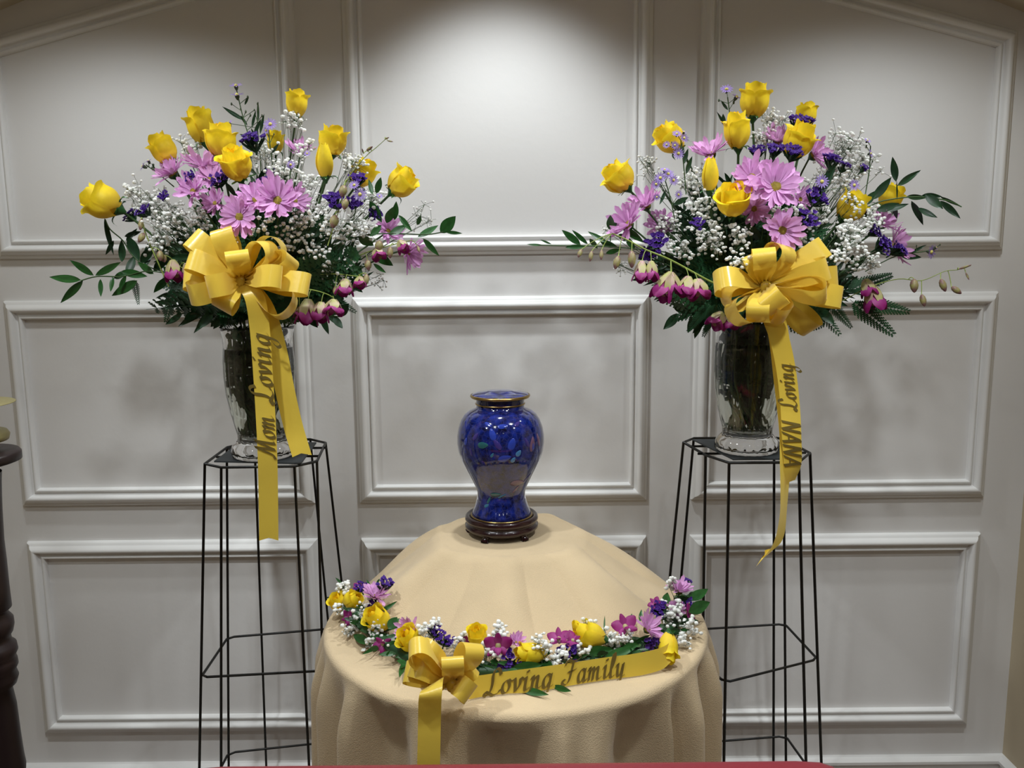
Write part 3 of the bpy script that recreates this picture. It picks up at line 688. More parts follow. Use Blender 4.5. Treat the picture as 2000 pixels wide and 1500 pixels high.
# ---------------------------------------------------------------- leaves
def leaf_mesh(fold=.12, curve=.12, wide=.5, k=9):
    P = []
    for i in range(k + 1):
        v = i / k; hw = wide * (math.sin(PI * v ** .85)) ** .9 + .004
        row = []
        for j in range(5):
            u = (j - 2) / 2; row.append((hw * u, -fold * (1 - abs(u)) * .5 + curve * v * v * .0, v))
        P.append([(x, y - curve * math.sin(PI * v) * .3, z) for x, y, z in row])
    m = MB(); m.grid(P); return m
LM = [leaf_mesh().mesh('leaf', 'leaf'), leaf_mesh(.2, .5).mesh('leaf', 'leaf2'), leaf_mesh(.15, -.3).mesh('leaf', 'leaf')]
def leaf_mtx(a, b, wpx_m, roll=0):
    """leaf from point a to point b; face turned to the viewer, rolled by roll"""
    a, b = Vector(a), Vector(b); z = (b - a); L_ = z.length; z.normalize()
    v = (CAMP - a).normalized(); y = (v - z * v.dot(z)).normalized(); y.rotate(Quaternion(z, roll)); x = y.cross(z)
    R = Matrix((x, y, z)).transposed().to_4x4()
    return Matrix.Translation(a) @ R @ Matrix.Diagonal((wpx_m, L_ * .3, L_, 1))
def branch(side, stem_px, leaves, dY, name, label, cat, group=None, mi=0, sr=.0014, dtilt=.03):
    Y = BY[side] + dY; sp = [at(x, y, Y + (dy[0] if dy else 0)) for (x, y, *dy) in stem_px]
    root = empty(name, sp[0], label, cat, group); p0 = sp[0]
    m = MB(); m.tube([p - p0 for p in catmull(sp, 4)], sr, 5); ob('stem', m.mesh('stem', 'stem'), root)
    for (bx, by, tx, ty, w_) in leaves:
        a = at(bx, by, Y); b = at(tx, ty, Y + random.uniform(-dtilt, dtilt)); px = (a - CAMP).dot(fwd) / F_PX
        o = ob('leaf', LM[mi if mi >= 0 else random.randrange(3)], root); o.matrix_basis = Matrix.Translation(-p0) @ leaf_mtx(a, b, w_ * px, random.uniform(-.45, .45))
    return root
G = 'ruscus branches of the %s bouquet'
branch(0, [(500, 600), (400, 555), (300, 530), (240, 540), (190, 540), (158, 548)],
       [(183, 538, 136, 508, 15), (158, 547, 96, 541, 16), (162, 548, 118, 592, 15), (186, 538, 236, 512, 14), (268, 548, 218, 578, 18), (196, 545, 197, 580, 9), (220, 540, 216, 570, 9), (236, 530, 288, 540, 16), (300, 535, 268, 512, 14), (222, 545, 250, 528, 12), (330, 540, 300, 572, 16), (350, 550, 318, 520, 16), (246, 538, 232, 566, 9)],
       -.08, 'ruscus_branch', 'ruscus branch with pointed leaves reaching far left, left bouquet', 'branch', G % 'left')
branch(0, [(430, 560), (300, 525), (260, 500), (240, 470), (215, 448), (205, 428)],
       [(204, 426, 222, 498, 10), (238, 512, 237, 468, 15), (246, 470, 268, 446, 9), (243, 462, 276, 452, 10), (250, 462, 272, 512, 20), (262, 500, 246, 540, 16), (275, 515, 300, 480, 18), (222, 470, 206, 498, 9), (285, 520, 292, 470, 16), (300, 530, 330, 500, 18)],
       -.05, 'ruscus_branch', 'ruscus branch climbing below the outermost left rose, left bouquet', 'branch', G % 'left', 1)
branch(0, [(490, 600), (430, 592), (390, 600)],
       [(405, 602, 348, 638, 15), (418, 606, 378, 651, 13), (345, 592, 302, 590, 11), (380, 590, 340, 570, 16), (430, 590, 440, 640, 20), (360, 596, 310, 604, 6)],
       -.04, 'ruscus_branch', 'short ruscus branch drooping beside the vase rim, left bouquet', 'branch', G % 'left', 1)
branch(0, [(560, 560), (640, 490), (700, 462), (760, 456), (830, 458), (866, 453)],
       [(860, 455, 890, 422, 24), (870, 453, 903, 456, 7), (816, 463, 856, 440, 14), (826, 466, 858, 500, 12), (778, 420, 805, 452, 11), (722, 393, 746, 435, 17), (755, 436, 768, 404, 17), (771, 430, 774, 393, 13), (735, 378, 744, 346, 13), (728, 380, 720, 350, 9), (760, 458, 795, 440, 16), (729, 495, 768, 519, 19), (687, 519, 708, 544, 21), (729, 515, 754, 533, 9), (700, 462, 730, 480, 20), (680, 480, 700, 510, 20), (745, 440, 722, 462, 14), (815, 440, 822, 420, 9)],
       -.07, 'ruscus_branch', 'ruscus branch with broad leaves reaching far right, left bouquet', 'branch', G % 'left')
branch(1, [(1560, 560), (1640, 450), (1700, 402), (1750, 388), (1800, 385), (1850, 392), (1878, 404)],
       [(1704, 390, 1741, 346, 17), (1750, 355, 1743, 306, 14), (1753, 363, 1799, 332, 13), (1711, 411, 1757, 397, 16), (1806, 378, 1842, 408, 17), (1836, 392, 1876, 427, 13), (1780, 393, 1803, 440, 14), (1793, 406, 1831, 425, 12), (1836, 384, 1879, 404, 6), (1771, 384, 1812, 386, 11), (1723, 411, 1775, 398, 13), (1745, 400, 1752, 428, 10), (1800, 382, 1840, 384, 12), (1690, 400, 1712, 372, 15), (1752, 390, 1751, 352, 3)],
       -.07, 'ruscus_branch', 'ruscus branch with glossy leaves reaching far right, right bouquet', 'branch', G % 'right', 1)
branch(1, [(1420, 560), (1320, 500), (1260, 488), (1170, 481), (1100, 480), (1050, 479)],
       [(1060, 479, 1029, 477, 5), (1077, 477, 1055, 468, 4), (1134, 478, 1097, 449, 14), (1148, 477, 1117, 449, 9), (1186, 474, 1148, 452, 10), (1104, 483, 1146, 481, 9), (1152, 466, 1167, 486, 11), (1192, 449, 1192, 420, 15), (1214, 442, 1258, 474, 15), (1209, 457, 1226, 472, 13), (1183, 495, 1214, 486, 10), (1172, 472, 1206, 482, 13), (1196, 450, 1206, 424, 8), (1192, 476, 1192, 449, 3), (1240, 488, 1220, 460, 12), (1262, 490, 1290, 470, 16)],
       -.08, 'ruscus_branch', 'ruscus branch reaching far left over the panel moulding, right bouquet', 'branch', G % 'right')

# ---------------------------------------------------------------- ferns
def fern_mesh(n=13, droop=.15):
    m = MB(); ms = MB()
    R = lambda t: Vector((0, -droop * t * t, t))
    m.tube([R(i / 8) for i in range(9)], [.008 * (1 - .8 * i / 8) for i in range(9)], 4)
    for i in range(n):
        t = .08 + .88 * i / n; pl = .30 * (1 - t) ** .75 * (.75 + .25 * min(1, t * 5)) + .02; o = R(t)
        for s in (-1, 1):
            d = Vector((s * math.cos(.62), -.05, math.sin(.62))).normalized()
            k = max(3, int(pl * 26))
            for q in range(k):
                u = (q + .5) / k; c = o + d * pl * u; l = .055 * (1 - u) ** .6 * (.5 + pl * 2) + .010
                up_ = Vector((0, 0, 1)); dn = Vector((s * .6, 0, -.5)).normalized()
                for e in (up_, dn):
                    tip = c + (e * .85 + d * .5).normalized() * l; wv = d * (pl / k * .8)
                    m.add([c - wv * .6, c + wv, tip + wv * .2, tip - wv * .3], [(0, 1, 2, 3)])
            m.add([o, o + d * pl, o + d * pl * .5 + Vector((0, .0, .006))], [(0, 1, 2)])
    return m.mesh('fronds', 'fern', False)
FM = [fern_mesh(13, .15), fern_mesh(15, .35), fern_mesh(12, -.1)]
def fern(side, bx, by, tx, ty, dY, label, dy2=0, roll=0, group=None, wide=1):
    Y = BY[side] + dY; a = at(bx, by, Y); b = at(tx, ty, Y + dy2); Mx = leaf_mtx(a, b, (b - a).length * wide, roll)
    L_ = (b - a).length; Mx = Mx @ Matrix.Diagonal((1, 1 / .3 * 1, 1, 1))
    o = ob('fern_frond', FM[random.randrange(3)]); o.matrix_basis = Mx; tag(o, label, 'fern', group); return o
fg = 'showing fern fronds of the %s bouquet'
for a in [(1660, 585, 1757, 663, -.08, 'long fern frond drooping lowest at the right, right bouquet'), (1620, 590, 1668, 646, -.06, 'fern frond hanging right of the bow, right bouquet'), (1585, 590, 1643, 657, -.09, 'slim fern frond hanging just right of the bow, right bouquet'), (1680, 590, 1790, 612, -.05, 'fern frond under the curving orchid stem, right bouquet'), (1650, 570, 1762, 530, -.04, 'fern frond pointing right below the edge statice, right bouquet'),
          (1420, 585, 1304, 627, -.08, 'fern frond with curled tip pointing left, right bouquet'), (1390, 590, 1341, 650, -.10, 'fern frond drooping left of the vase, right bouquet'), (1400, 590, 1372, 662, -.12, 'fern frond hanging beside the vase rim, right bouquet')]:
    fern(1, *a, group=fg % 'right', wide=.62)
for a in [(640, 575, 700, 613, -.07, 'fern frond drooping right beyond the orchids, left bouquet'), (262, 545, 271, 598, -.06, 'small fern frond hanging at the lower left, left bouquet'), (340, 560, 322, 636, -.03, 'wispy fern tip curling down beside the short ruscus branch, left bouquet')]:
    fern(0, *a, group=fg % 'left', wide=.6)
# inner mass of greenery
inner = {0: ((505, 600), [(-80, 235), (-62, 215), (-45, 200), (-28, 225), (-10, 250), (8, 270), (25, 235), (40, 215), (55, 225), (70, 205), (85, 180), (-100, 140), (100, 130), (-70, 150), (-35, 140), (0, 150), (35, 150), (68, 140), (-50, 100), (50, 110), (88, 100), (-88, 100), (15, 200), (-18, 180), (60, 240), (78, 215), (30, 100), (-20, 90), (112, 90), (-112, 90)]),
         1: ((1470, 600), [(-80, 220), (-65, 225), (-48, 230), (-30, 240), (-12, 250), (5, 265), (22, 260), (38, 250), (52, 250), (68, 240), (82, 215), (-98, 130), (98, 170), (-70, 150), (-35, 150), (0, 150), (35, 150), (68, 150), (-50, 110), (50, 120), (88, 110), (-88, 110), (15, 200), (-18, 190), (60, 190), (78, 230), (30, 100), (-20, 90), (110, 120), (-110, 100)])}
for side in (0, 1):
    sn = ('left', 'right')[side]; (fx, fy), lst = inner[side]
    for i, (a, l) in enumerate(lst):
        for rep in range(3):
            aa = a + random.uniform(-9, 9); ll = l * random.uniform(.7, .98); dy0 = random.uniform(-.10, .08)
            st = (.25, .5, .1)[rep]; ll *= (1, 1, .72)[rep]
            bx, by = fx + math.sin(math.radians(aa)) * ll * (st - .1), fy - math.cos(math.radians(aa)) * ll * (st - .1)
            tx, ty = fx + math.sin(math.radians(aa)) * ll, fy - math.cos(math.radians(aa)) * ll
            fern(side, bx, by, tx, ty, dy0, 'dark fern frond deep inside the %s bouquet' % sn, random.uniform(-.06, .05), random.uniform(-1, 1), 'inner fern fronds of the %s bouquet' % sn, 1.3)
    for i in range(46):
        a = random.uniform(-102, 102); r0 = random.uniform(10, 60); r1 = random.uniform(100, 215) * (1 - .25 * abs(a) / 100)
        sx_, cx_ = math.sin(math.radians(a)), math.cos(math.radians(a)); lv = []
        for q in range(9):
            t = q / 8; rr = r0 + (r1 - r0) * t; b_ = (fx + sx_ * rr, fy - cx_ * rr); s_ = 1 if q % 2 else -1; an = math.radians(a + s_ * random.uniform(25, 60)); ll = random.uniform(28, 48)
            lv.append((b_[0], b_[1], b_[0] + math.sin(an) * ll, b_[1] - math.cos(an) * ll, random.uniform(11, 19)))
        branch(side, [(fx, fy), (fx + sx_ * r0, fy - cx_ * r0), (fx + sx_ * r1, fy - cx_ * r1)], lv, random.uniform(-.09, .06), 'leafy_sprig', 'dark green leafy sprig deep inside the %s bouquet' % sn, 'sprig', 'inner leafy sprigs of the %s bouquet' % sn, 1)

for side in (0, 1):
    sn = ('left', 'right')[side]; fx, fy = inner[side][0]
    for i in range(44):
        a = random.uniform(-84, 84); r0 = random.uniform(60, 110); r1 = random.uniform(190, 262) * (1 - .22 * abs(a) / 84)
        sx_, cx_ = math.sin(math.radians(a)), math.cos(math.radians(a)); lv = []
        for q in range(15):
            t = q / 14; rr = r0 + (r1 - r0) * t; b_ = (fx + sx_ * rr, fy - cx_ * rr); s_ = 1 if q % 2 else -1; an = math.radians(a + s_ * random.uniform(15, 50)); ll = random.uniform(24, 44)
            lv.append((b_[0], b_[1], b_[0] + math.sin(an) * ll, b_[1] - math.cos(an) * ll, random.uniform(5, 10)))
        branch(side, [(fx, fy), (fx + sx_ * r0, fy - cx_ * r0), (fx + sx_ * r1, fy - cx_ * r1)], lv, random.uniform(-.07, .09), 'aster_sprig', 'narrow-leaved green stalk between the blossoms of the %s bouquet' % sn, 'sprig', 'narrow-leaved stalks of the %s bouquet' % sn, 1)
for side in (0, 1):
    c = VBASE[side]; sn = ('left', 'right')[side]
    for i in range(34):
        a = random.uniform(0, 2 * PI); r = .060 * math.sqrt(random.random()); r2 = .042 * math.sqrt(random.random())
        p0 = c + Vector((math.cos(a + 2) * r2, math.sin(a + 2) * r2, .05)); p1 = c + Vector((math.cos(a) * r * .96, math.sin(a) * r * .96, .16)); p2 = c + Vector((math.cos(a) * r, math.sin(a) * r, .262))
        root = empty('submerged_stalk', p0, 'dark green stalk standing in the water of the %s vase' % sn, 'stem', 'leafy stalks inside the %s vase' % sn)
        m = MB(); sp_ = catmull([p0, p1, p2], 4); m.tube([p - p0 for p in sp_], random.uniform(.0016, .003), 6); ob('stem', m.mesh('stem', 'stem'), root)
        for q in range(14):
            b_ = sp_[random.randrange(3, len(sp_))]; e_ = b_ + Vector((random.uniform(-.02, .02), random.uniform(-.02, .02), random.uniform(-.01, .03)))
            dd = Vector((e_.x - c.x, e_.y - c.y)); 
            if dd.length > .062: dd = dd.normalized() * .062; e_.x, e_.y = c.x + dd.x, c.y + dd.y
            o = ob('leaf', LM[1], root); o.matrix_basis = Matrix.Translation(-p0) @ leaf_mtx(b_, e_, random.uniform(.008, .018), random.uniform(-1, 1))

# ---------------------------------------------------------------- small asters
def aster_mesh():
    m = MB()
    for k in range(14):
        a = k * 2 * PI / 14; c, s = math.cos(a), math.sin(a)
        P = [[(r * c - w_ * s, r * s + w_ * c, z), (r * c + w_ * s, r * s - w_ * c, z)] for r, w_, z in ((.12, .03, .02), (.3, .06, .06), (.5, .03, .04 + .04 * (k % 3)))]
        m.grid(P)
    return m.mesh('ray_petals', 'aster')
AM = aster_mesh(); m = MB(); m.ico((0, 0, .03), .15, ICO1); AC = m.mesh('disc', 'asterc'); m = MB(); m.lathe([(.15, .02), (.16, -.12), (.08, -.3), (.03, -.34)], 8); ACP = m.mesh('cup', 'budg')
m = MB(); m.ico((0, 0, 0), 1, ICO1, (.55, .55, 1)); ABUD = m.mesh('bud', 'budg')
def aster(side, stem_px, blooms, buds, leaves, dY, where):
    Y = BY[side] + dY; sp = [at(x, y, Y) for x, y in stem_px]; p0 = sp[0]; sn = ('left', 'right')[side]
    root = empty('aster_stalk', p0, 'lilac aster stalk ' + where + ', %s bouquet' % sn, 'aster', 'small lilac asters of the %s bouquet' % sn)
    m = MB(); m.tube([p - p0 for p in catmull(sp, 4)], .0012, 5)
    for (x, y, *_) in list(blooms) + list(buds):
        q = min(catmull(sp, 4), key=lambda p: (p - at(x, y + 14, Y)).length); m.tube([q - p0, at(x, y, Y) - p0], .0008, 4)
    ob('stem', m.mesh('stem', 'stem'), root)
    for (x, y, d, v) in blooms:
        c = at(x, y, Y - .004); px = (c - CAMP).dot(fwd) / F_PX; b = ob('bloom', AM, root, Matrix.Translation(-p0) @ frame(c, vdir(v), random.uniform(0, 6), d * px)); ob('disc', AC, b); ob('cup', ACP, b)
    for (x, y, h) in buds:
        c = at(x, y, Y); px = (c - CAMP).dot(fwd) / F_PX; ob('bud', ABUD, root, Matrix.Translation(-p0) @ frame(c, (0, 0, 1), 0, h * px * .5))
    for (bx, by, tx, ty, w_) in leaves:
        o = ob('leaf', LM[1], root); o.matrix_basis = Matrix.Translation(-p0) @ leaf_mtx(at(bx, by, Y), at(tx, ty, Y), w_ * .001, .3)
aster(0, [(505, 340), (490, 280), (475, 230), (462, 175)], [(461, 168, 26, (0, .9, .4)), (463, 186, 28, (0, .9, .3))], [(452, 203, 7), (484, 190, 8), (480, 218, 7), (489, 225, 7), (497, 215, 6), (503, 238, 6), (470, 212, 6)],
      [(478, 235, 434, 208, 9), (483, 245, 470, 225, 6), (478, 205, 486, 188, 5), (492, 250, 500, 215, 6), (496, 265, 510, 232, 8), (486, 268, 468, 262, 6)], .02, 'tallest of all at the top')
aster(0, [(510, 350), (508, 300), (503, 250), (504, 200)], [(447, 241, 22, (-.3, .6, .3))], [(503, 203, 6), (498, 222, 6), (512, 226, 7)], [(505, 235, 504, 198, 5), (508, 262, 516, 222, 7), (507, 280, 490, 250, 8), (505, 300, 482, 285, 8)], .03, 'leafy and mostly in bud beside the tallest')
aster(0, [(535, 340), (528, 290), (525, 255)], [(528, 243, 26, (.1, .4, .8)), (520, 255, 16, (-.3, .2, .8))], [(515, 268, 6), (535, 262, 5)], [(530, 300, 545, 280, 7)], .0, 'just left of the highest rose')
aster(0, [(340, 365), (310, 340), (285, 322)], [(280, 325, 22, (-.8, .4, .3)), (290, 315, 18, (-.4, .8, .2))], [(300, 322, 6), (297, 328, 6)], [(305, 335, 296, 318, 4)], -.04, 'peeking out left below the ragged rose')
aster(0, [(690, 430), (697, 400), (700, 375)], [(703, 380, 28, (.1, .2, .9)), (692, 362, 22, (-.1, .5, .7)), (741, 383, 14, (.3, .5, .5))], [(712, 392, 6)], [], -.10, 'under the rose behind the orchid tip')
aster(0, [(560, 380), (566, 350), (568, 325)], [(568, 322, 18, (.1, .3, .9)), (600, 300, 14, (0, .4, .8))], [], [], -.06, 'tiny, amid blossoms right of the centre')
aster(1, [(1440, 300), (1428, 240), (1421, 190)], [(1419, 175, 26, (-.1, .6, .6)), (1438, 190, 24, (.3, .6, .3))], [(1404, 196, 7), (1433, 200, 8)], [(1422, 215, 408 + 1000, 196, 6), (1424, 255, 1400, 218, 7), (1415, 245, 1412, 222, 9)], .02, 'at the very top left of the highest rose')
aster(1, [(1340, 380), (1335, 320), (1330, 275)], [(1322, 262, 20, (0, .6, .6)), (1336, 270, 20, (.3, .3, .8)), (1302, 283, 16, (-.3, .3, .8)), (1318, 284, 18, (.2, .2, .9)), (1325, 300, 24, (0, .2, .9)), (1336, 258, 14, (.4, .6, .3))], [(1312, 278, 5), (1330, 288, 6)], [(1336, 320, 1344, 290, 9), (1340, 340, 1352, 305, 10)], -.08, 'crossing in front of the upper left rose')
aster(1, [(1320, 440), (1310, 390), (1300, 355)], [(1290, 348, 24, (-.3, .3, .8)), (1305, 340, 24, (.1, .5, .7)), (1315, 352, 22, (.3, .1, .8)), (1298, 332, 18, (0, .7, .4)), (1282, 360, 20, (-.5, .1, .7)), (1325, 380, 18, (.3, 0, .8)), (1283, 385, 14, (-.3, 0, .8))], [(1300, 372, 6)], [(1300, 372, 1288, 400, 7), (1316, 400, 1345, 385, 12)], -.10, 'clustered below the upper left rose')
aster(1, [(1690, 530), (1750, 500), (1800, 492), (1822, 487)], [(1818, 492, 28, (.5, -.1, .7)), (1827, 484, 18, (.7, .4, .3))], [(1790, 480, 5), (1836, 478, 5)], [(1760, 500, 1800, 503, 14), (1775, 497, 1810, 478, 7)], -.05, 'sticking out right below the moulding')
aster(1, [(1600, 420), (1604, 385), (1605, 365)], [(1605, 355, 28, (0, .2, .9)), (1668, 362, 24, (.2, .2, .9))], [(1618, 372, 5)], [(1602, 390, 1618, 330, 14), (1606, 380, 1632, 322, 12)], -.12, 'tiny, right of the largest daisy')
aster(1, [(1690, 380), (1698, 330), (1700, 285)], [(1700, 300, 18, (.6, .2, .5)), (1694, 275, 16, (.2, .6, .4))], [(1692, 286, 7), (1704, 315, 6)], [], -.04, 'tangled in the upper right cloud')

# ---------------------------------------------------------------- orchids
def opetal(wide=.34, cup=.15, m_='orch'):
    P = []
    for i in range(8):
        v = i / 7; hw = wide * math.sin(PI * min(1, .06 + v * .9)) ** .75
        P.append([(hw * (j - 2) / 2, -cup * math.sin(v * 2.2) + .08 * ((j - 2) / 2) ** 2, v) for j in range(5)])
    m = MB(); m.grid(P); return m.mesh('petal', m_)
OPW, OPN, OPL = opetal(.40), opetal(.24), opetal(.26, .35)
OPP = opetal(.24, .1, 'orchp')
m = MB(); m.ico((0, 0, 0), 1, ICO2, (.1, .16, .12)); OCOL = m.mesh('column', 'orchp')
def orchid_parts(root, pale=False):
    """bloom facing local +Z"""
    def pt(me, ang, tilt, s): ob('petal', me, root, Matrix.Rotation(ang, 4, 'Z') @ Matrix.Rotation(tilt, 4, 'X') @ Matrix.Scale(s, 4))
    t = -PI / 2
    pt(OPN, 0, t + .25, .5) ; pt(OPN, 2.2, t + .35, .46); pt(OPN, -2.2, t + .35, .46)
    pt(OPW, 1.05, t + .15, .52); pt(OPW, -1.05, t + .15, .52); pt(OPL, PI, t + .9, .4)
def orchid_bud_mesh():
    m = MB(); m.lathe([(.001, 1), (.10, .92), (.22, .7), (.27, .45), (.22, .2), (.10, .03), (.03, 0)], 10); return m.mesh('bud', 'obud')
OBUD = orchid_bud_mesh()
def orchid_bell(m_='orchp'):
    m = MB(); 
    for k in range(5):
        a = k * 2 * PI / 5; P = []
        for i in range(7):
            v = i / 6; hw = .17 * math.sin(PI * min(1, .15 + .75 * v)) ; r = .08 + .22 * math.sin(v * 1.7); z = v * .75
            P.append([((r) * math.cos(a) - hw * (j - 1) * math.sin(a), (r) * math.sin(a) + hw * (j - 1) * math.cos(a), z) for j in range(3)])
        m.grid(P)
    return m.mesh('sepals', m_)
OBELL = orchid_bell(); 
def orchid_spray(side, stem_px, items, dY, label, sr=.0017, group=None):
    Y = BY[side] + dY; sp = catmull([at(x, y, Y) for x, y in stem_px], 5); p0 = sp[0]
    root = empty('orchid_spray', p0, label, 'orchid', group or 'orchid sprays of the %s bouquet' % ('left', 'right')[side])
    m = MB(); m.tube([p - p0 for p in sp], [sr * (1 - .5 * i / len(sp)) for i in range(len(sp))], 6)
    for (kind, x0, y0, x1, y1, w_) in items:
        a = at(x0, y0, Y - .01); q = min(sp, key=lambda p: (p - a - Vector((0, 0, .012))).length)
        m.tube([p - p0 for p in bez(q, q.lerp(a, .5) + Vector((0, 0, .008)), a, 5)], .0009, 5)
        b = at(x1, y1, Y - .02); L_ = (b - a).length; px = (a - CAMP).dot(fwd) / F_PX
        if kind == 'bud': ob('bud', OBUD, root, Matrix.Translation(-p0) @ frame(a, b - a, 0, s3=(w_ * px * 1.9, w_ * px * 1.9, L_)))
        elif kind == 'bell':
            r = ob('flower', OBELL, root, Matrix.Translation(-p0) @ frame(a, b - a, random.uniform(0, 6), s3=(w_ * px * 1.3, w_ * px * 1.3, L_)))
            for k in range(4): ob('petal', OPW, r, Matrix.Rotation(k * 1.6 + .4, 4, 'Z') @ Matrix.Translation((0, -.14, .35)) @ Matrix.Rotation(.28, 4, 'X') @ Matrix.Scale(.66, 4))
        else:
            r = ob('flower', OCOL, root, Matrix.Translation(-p0) @ frame(a, b - a, random.uniform(0, 6), w_ * px)); orchid_parts(r)
    ob('stem', m.mesh('stem', 'lime'), root)
orchid_spray(1, [(1400, 555), (1378, 545), (1310, 508), (1262, 488), (1228, 470), (1196, 456)],
    [('bud', 1136, 487, 1129, 503, 9), ('bud', 1156, 490, 1152, 511, 9), ('bud', 1175, 488, 1174, 508, 8), ('bud', 1208, 500, 1201, 526, 14), ('bud', 1234, 490, 1234, 524, 16), ('bell', 1254, 510, 1250, 552, 34), ('bell', 1272, 510, 1274, 550, 30),
     ('bell', 1312, 532, 1286, 588, 46), ('bell', 1345, 540, 1338, 580, 42), ('bell', 1362, 545, 1366, 586, 48), ('bell', 1310, 532, 1318, 580, 38)], -.14, 'long orchid spray with hanging magenta flowers pointing left, right bouquet', .0024)
orchid_spray(1, [(1640, 590), (1700, 560), (1755, 545), (1800, 548), (1845, 530), (1870, 527), (1896, 519)],
    [('bud', 1785, 545, 1786, 572, 16), ('bud', 1837, 545, 1847, 570, 13), ('bud', 1858, 560, 1878, 574, 12), ('bud', 1800, 575, 1806, 599, 12), ('bud', 1872, 526, 1898, 517, 5), ('bud', 1886, 532, 1893, 547, 4), ('bell', 1700, 555, 1712, 610, 44), ('bell', 1690, 545, 1700, 580, 34)], -.08, 'orchid stem with olive buds curving to the far right, right bouquet', .0012)
orchid_spray(1, [(1450, 600), (1420, 612), (1400, 618)], [('bell', 1410, 610, 1392, 640, 38), ('bell', 1425, 612, 1430, 644, 38)], -.12, 'dark magenta orchid flowers under the left bow loops, right bouquet')
orchid_spray(0, [(560, 570), (600, 565), (640, 575), (660, 590)], [('bell', 602, 584, 598, 636, 46), ('bell', 628, 590, 622, 630, 42), ('bell', 652, 585, 650, 616, 44), ('bell', 585, 600, 584, 622, 24)], -.12, 'orchid spray with dark magenta flowers hanging beside the vase rim, left bouquet')
orchid_spray(0, [(600, 540), (650, 535), (700, 540)], [('bell', 675, 545, 672, 578, 38), ('bell', 703, 540, 703, 562, 28), ('bud', 716, 535, 714, 558, 12), ('bud', 655, 560, 655, 578, 10)], -.10, 'orchid spray with pink flowers low on the right, left bouquet')
orchid_spray(0, [(430, 560), (380, 540), (345, 515)], [('bell', 337, 508, 342, 550, 38), ('bell', 362, 515, 372, 540, 26), ('bud', 318, 498, 322, 512, 12)], -.10, 'magenta orchid flower at the left tip of the bow, left bouquet')
orchid_spray(0, [(640, 480), (665, 400), (678, 352), (712, 308), (735, 288), (753, 272)], [('bud', 752, 272, 760, 268, 3), ('bud', 757, 275, 768, 277, 3), ('bud', 716, 294, 728, 286, 6), ('bud', 710, 300, 707, 290, 3), ('bud', 672, 362, 668, 385, 16), ('bud', 676, 388, 672, 410, 14), ('bud', 655, 420, 650, 446, 18)], -.13, 'thin curling orchid tip with tiny green buds beside the broad rose, left bouquet', .0012)
orchid_spray(0, [(640, 540), (700, 500), (760, 480), (800, 470)], [('bell', 780, 470, 792, 492, 28), ('bud', 742, 470, 738, 492, 16), ('bud', 762, 482, 762, 505, 12), ('bud', 815, 480, 820, 494, 6), ('bell', 735, 485, 742, 506, 30), ('bud', 718, 508, 720, 528, 14)], -.08, 'pale orchid spray with yellow-green buds among the right leaves, left bouquet')
orchid_spray(0, [(330, 560), (290, 470), (278, 430)], [('bud', 276, 428, 274, 450, 10), ('bud', 282, 455, 270, 474, 12), ('bud', 312, 490, 314, 510, 14)], -.11, 'pale green orchid buds below the outermost left rose, left bouquet')

# ---------------------------------------------------------------- ribbon bows and tails
def loop_mesh(center, d, n_ax, L_, open_, w_, twist=0, nseg=26):
    """teardrop loop out along d, opening along n_ax, ribbon width along d x n"""
    d = Vector(d).normalized(); n_ax = Vector(n_ax); n_ax = (n_ax - d * n_ax.dot(d)).normalized(); b = d.cross(n_ax)
    P = []
    for i in range(nseg + 1):
        t = i / nseg; x = L_ * math.sin(PI * t) ** .85 if 0 < t < 1 else 0; y = open_ * math.sin(2 * PI * t) * (math.sin(PI * t)) ** .3 if 0 < t < 1 else 0
        c = center + d * x + n_ax * y
        wt = w_ * (.22 + .78 * min(1, (x / L_) * 1.7)); tw = twist * (t - .5)
        bb = b * math.cos(tw) + n_ax * math.sin(tw)
        pinch = 1 - min(1, (x / L_) * 1.6)
        P.append([c + bb * wt * (j / 6 - .5) + n_ax * (.004 * pinch * math.cos(j * PI / 1.0)) for j in range(7)])
    m = MB(); m.grid(P); return m
def ribbon_strip(center_pts, width_dirs, w_, nsub=6, notch=0):
    C = catmull(center_pts, nsub); W = catmull(width_dirs, nsub); P = []
    n = len(C)
    for i in range(n):
        wv = W[i].normalized() * w_; row = []
        for j in range(5):
            u = j / 4 - .5; p = C[i] + wv * u
            if notch and i == n - 1:
                tdir = (C[i] - C[i - 1]).normalized(); p = p + tdir * notch * (abs(u) * 2 - 1)
            row.append(p)
        P.append(row)
    return P, C, [x.normalized() for x in W]

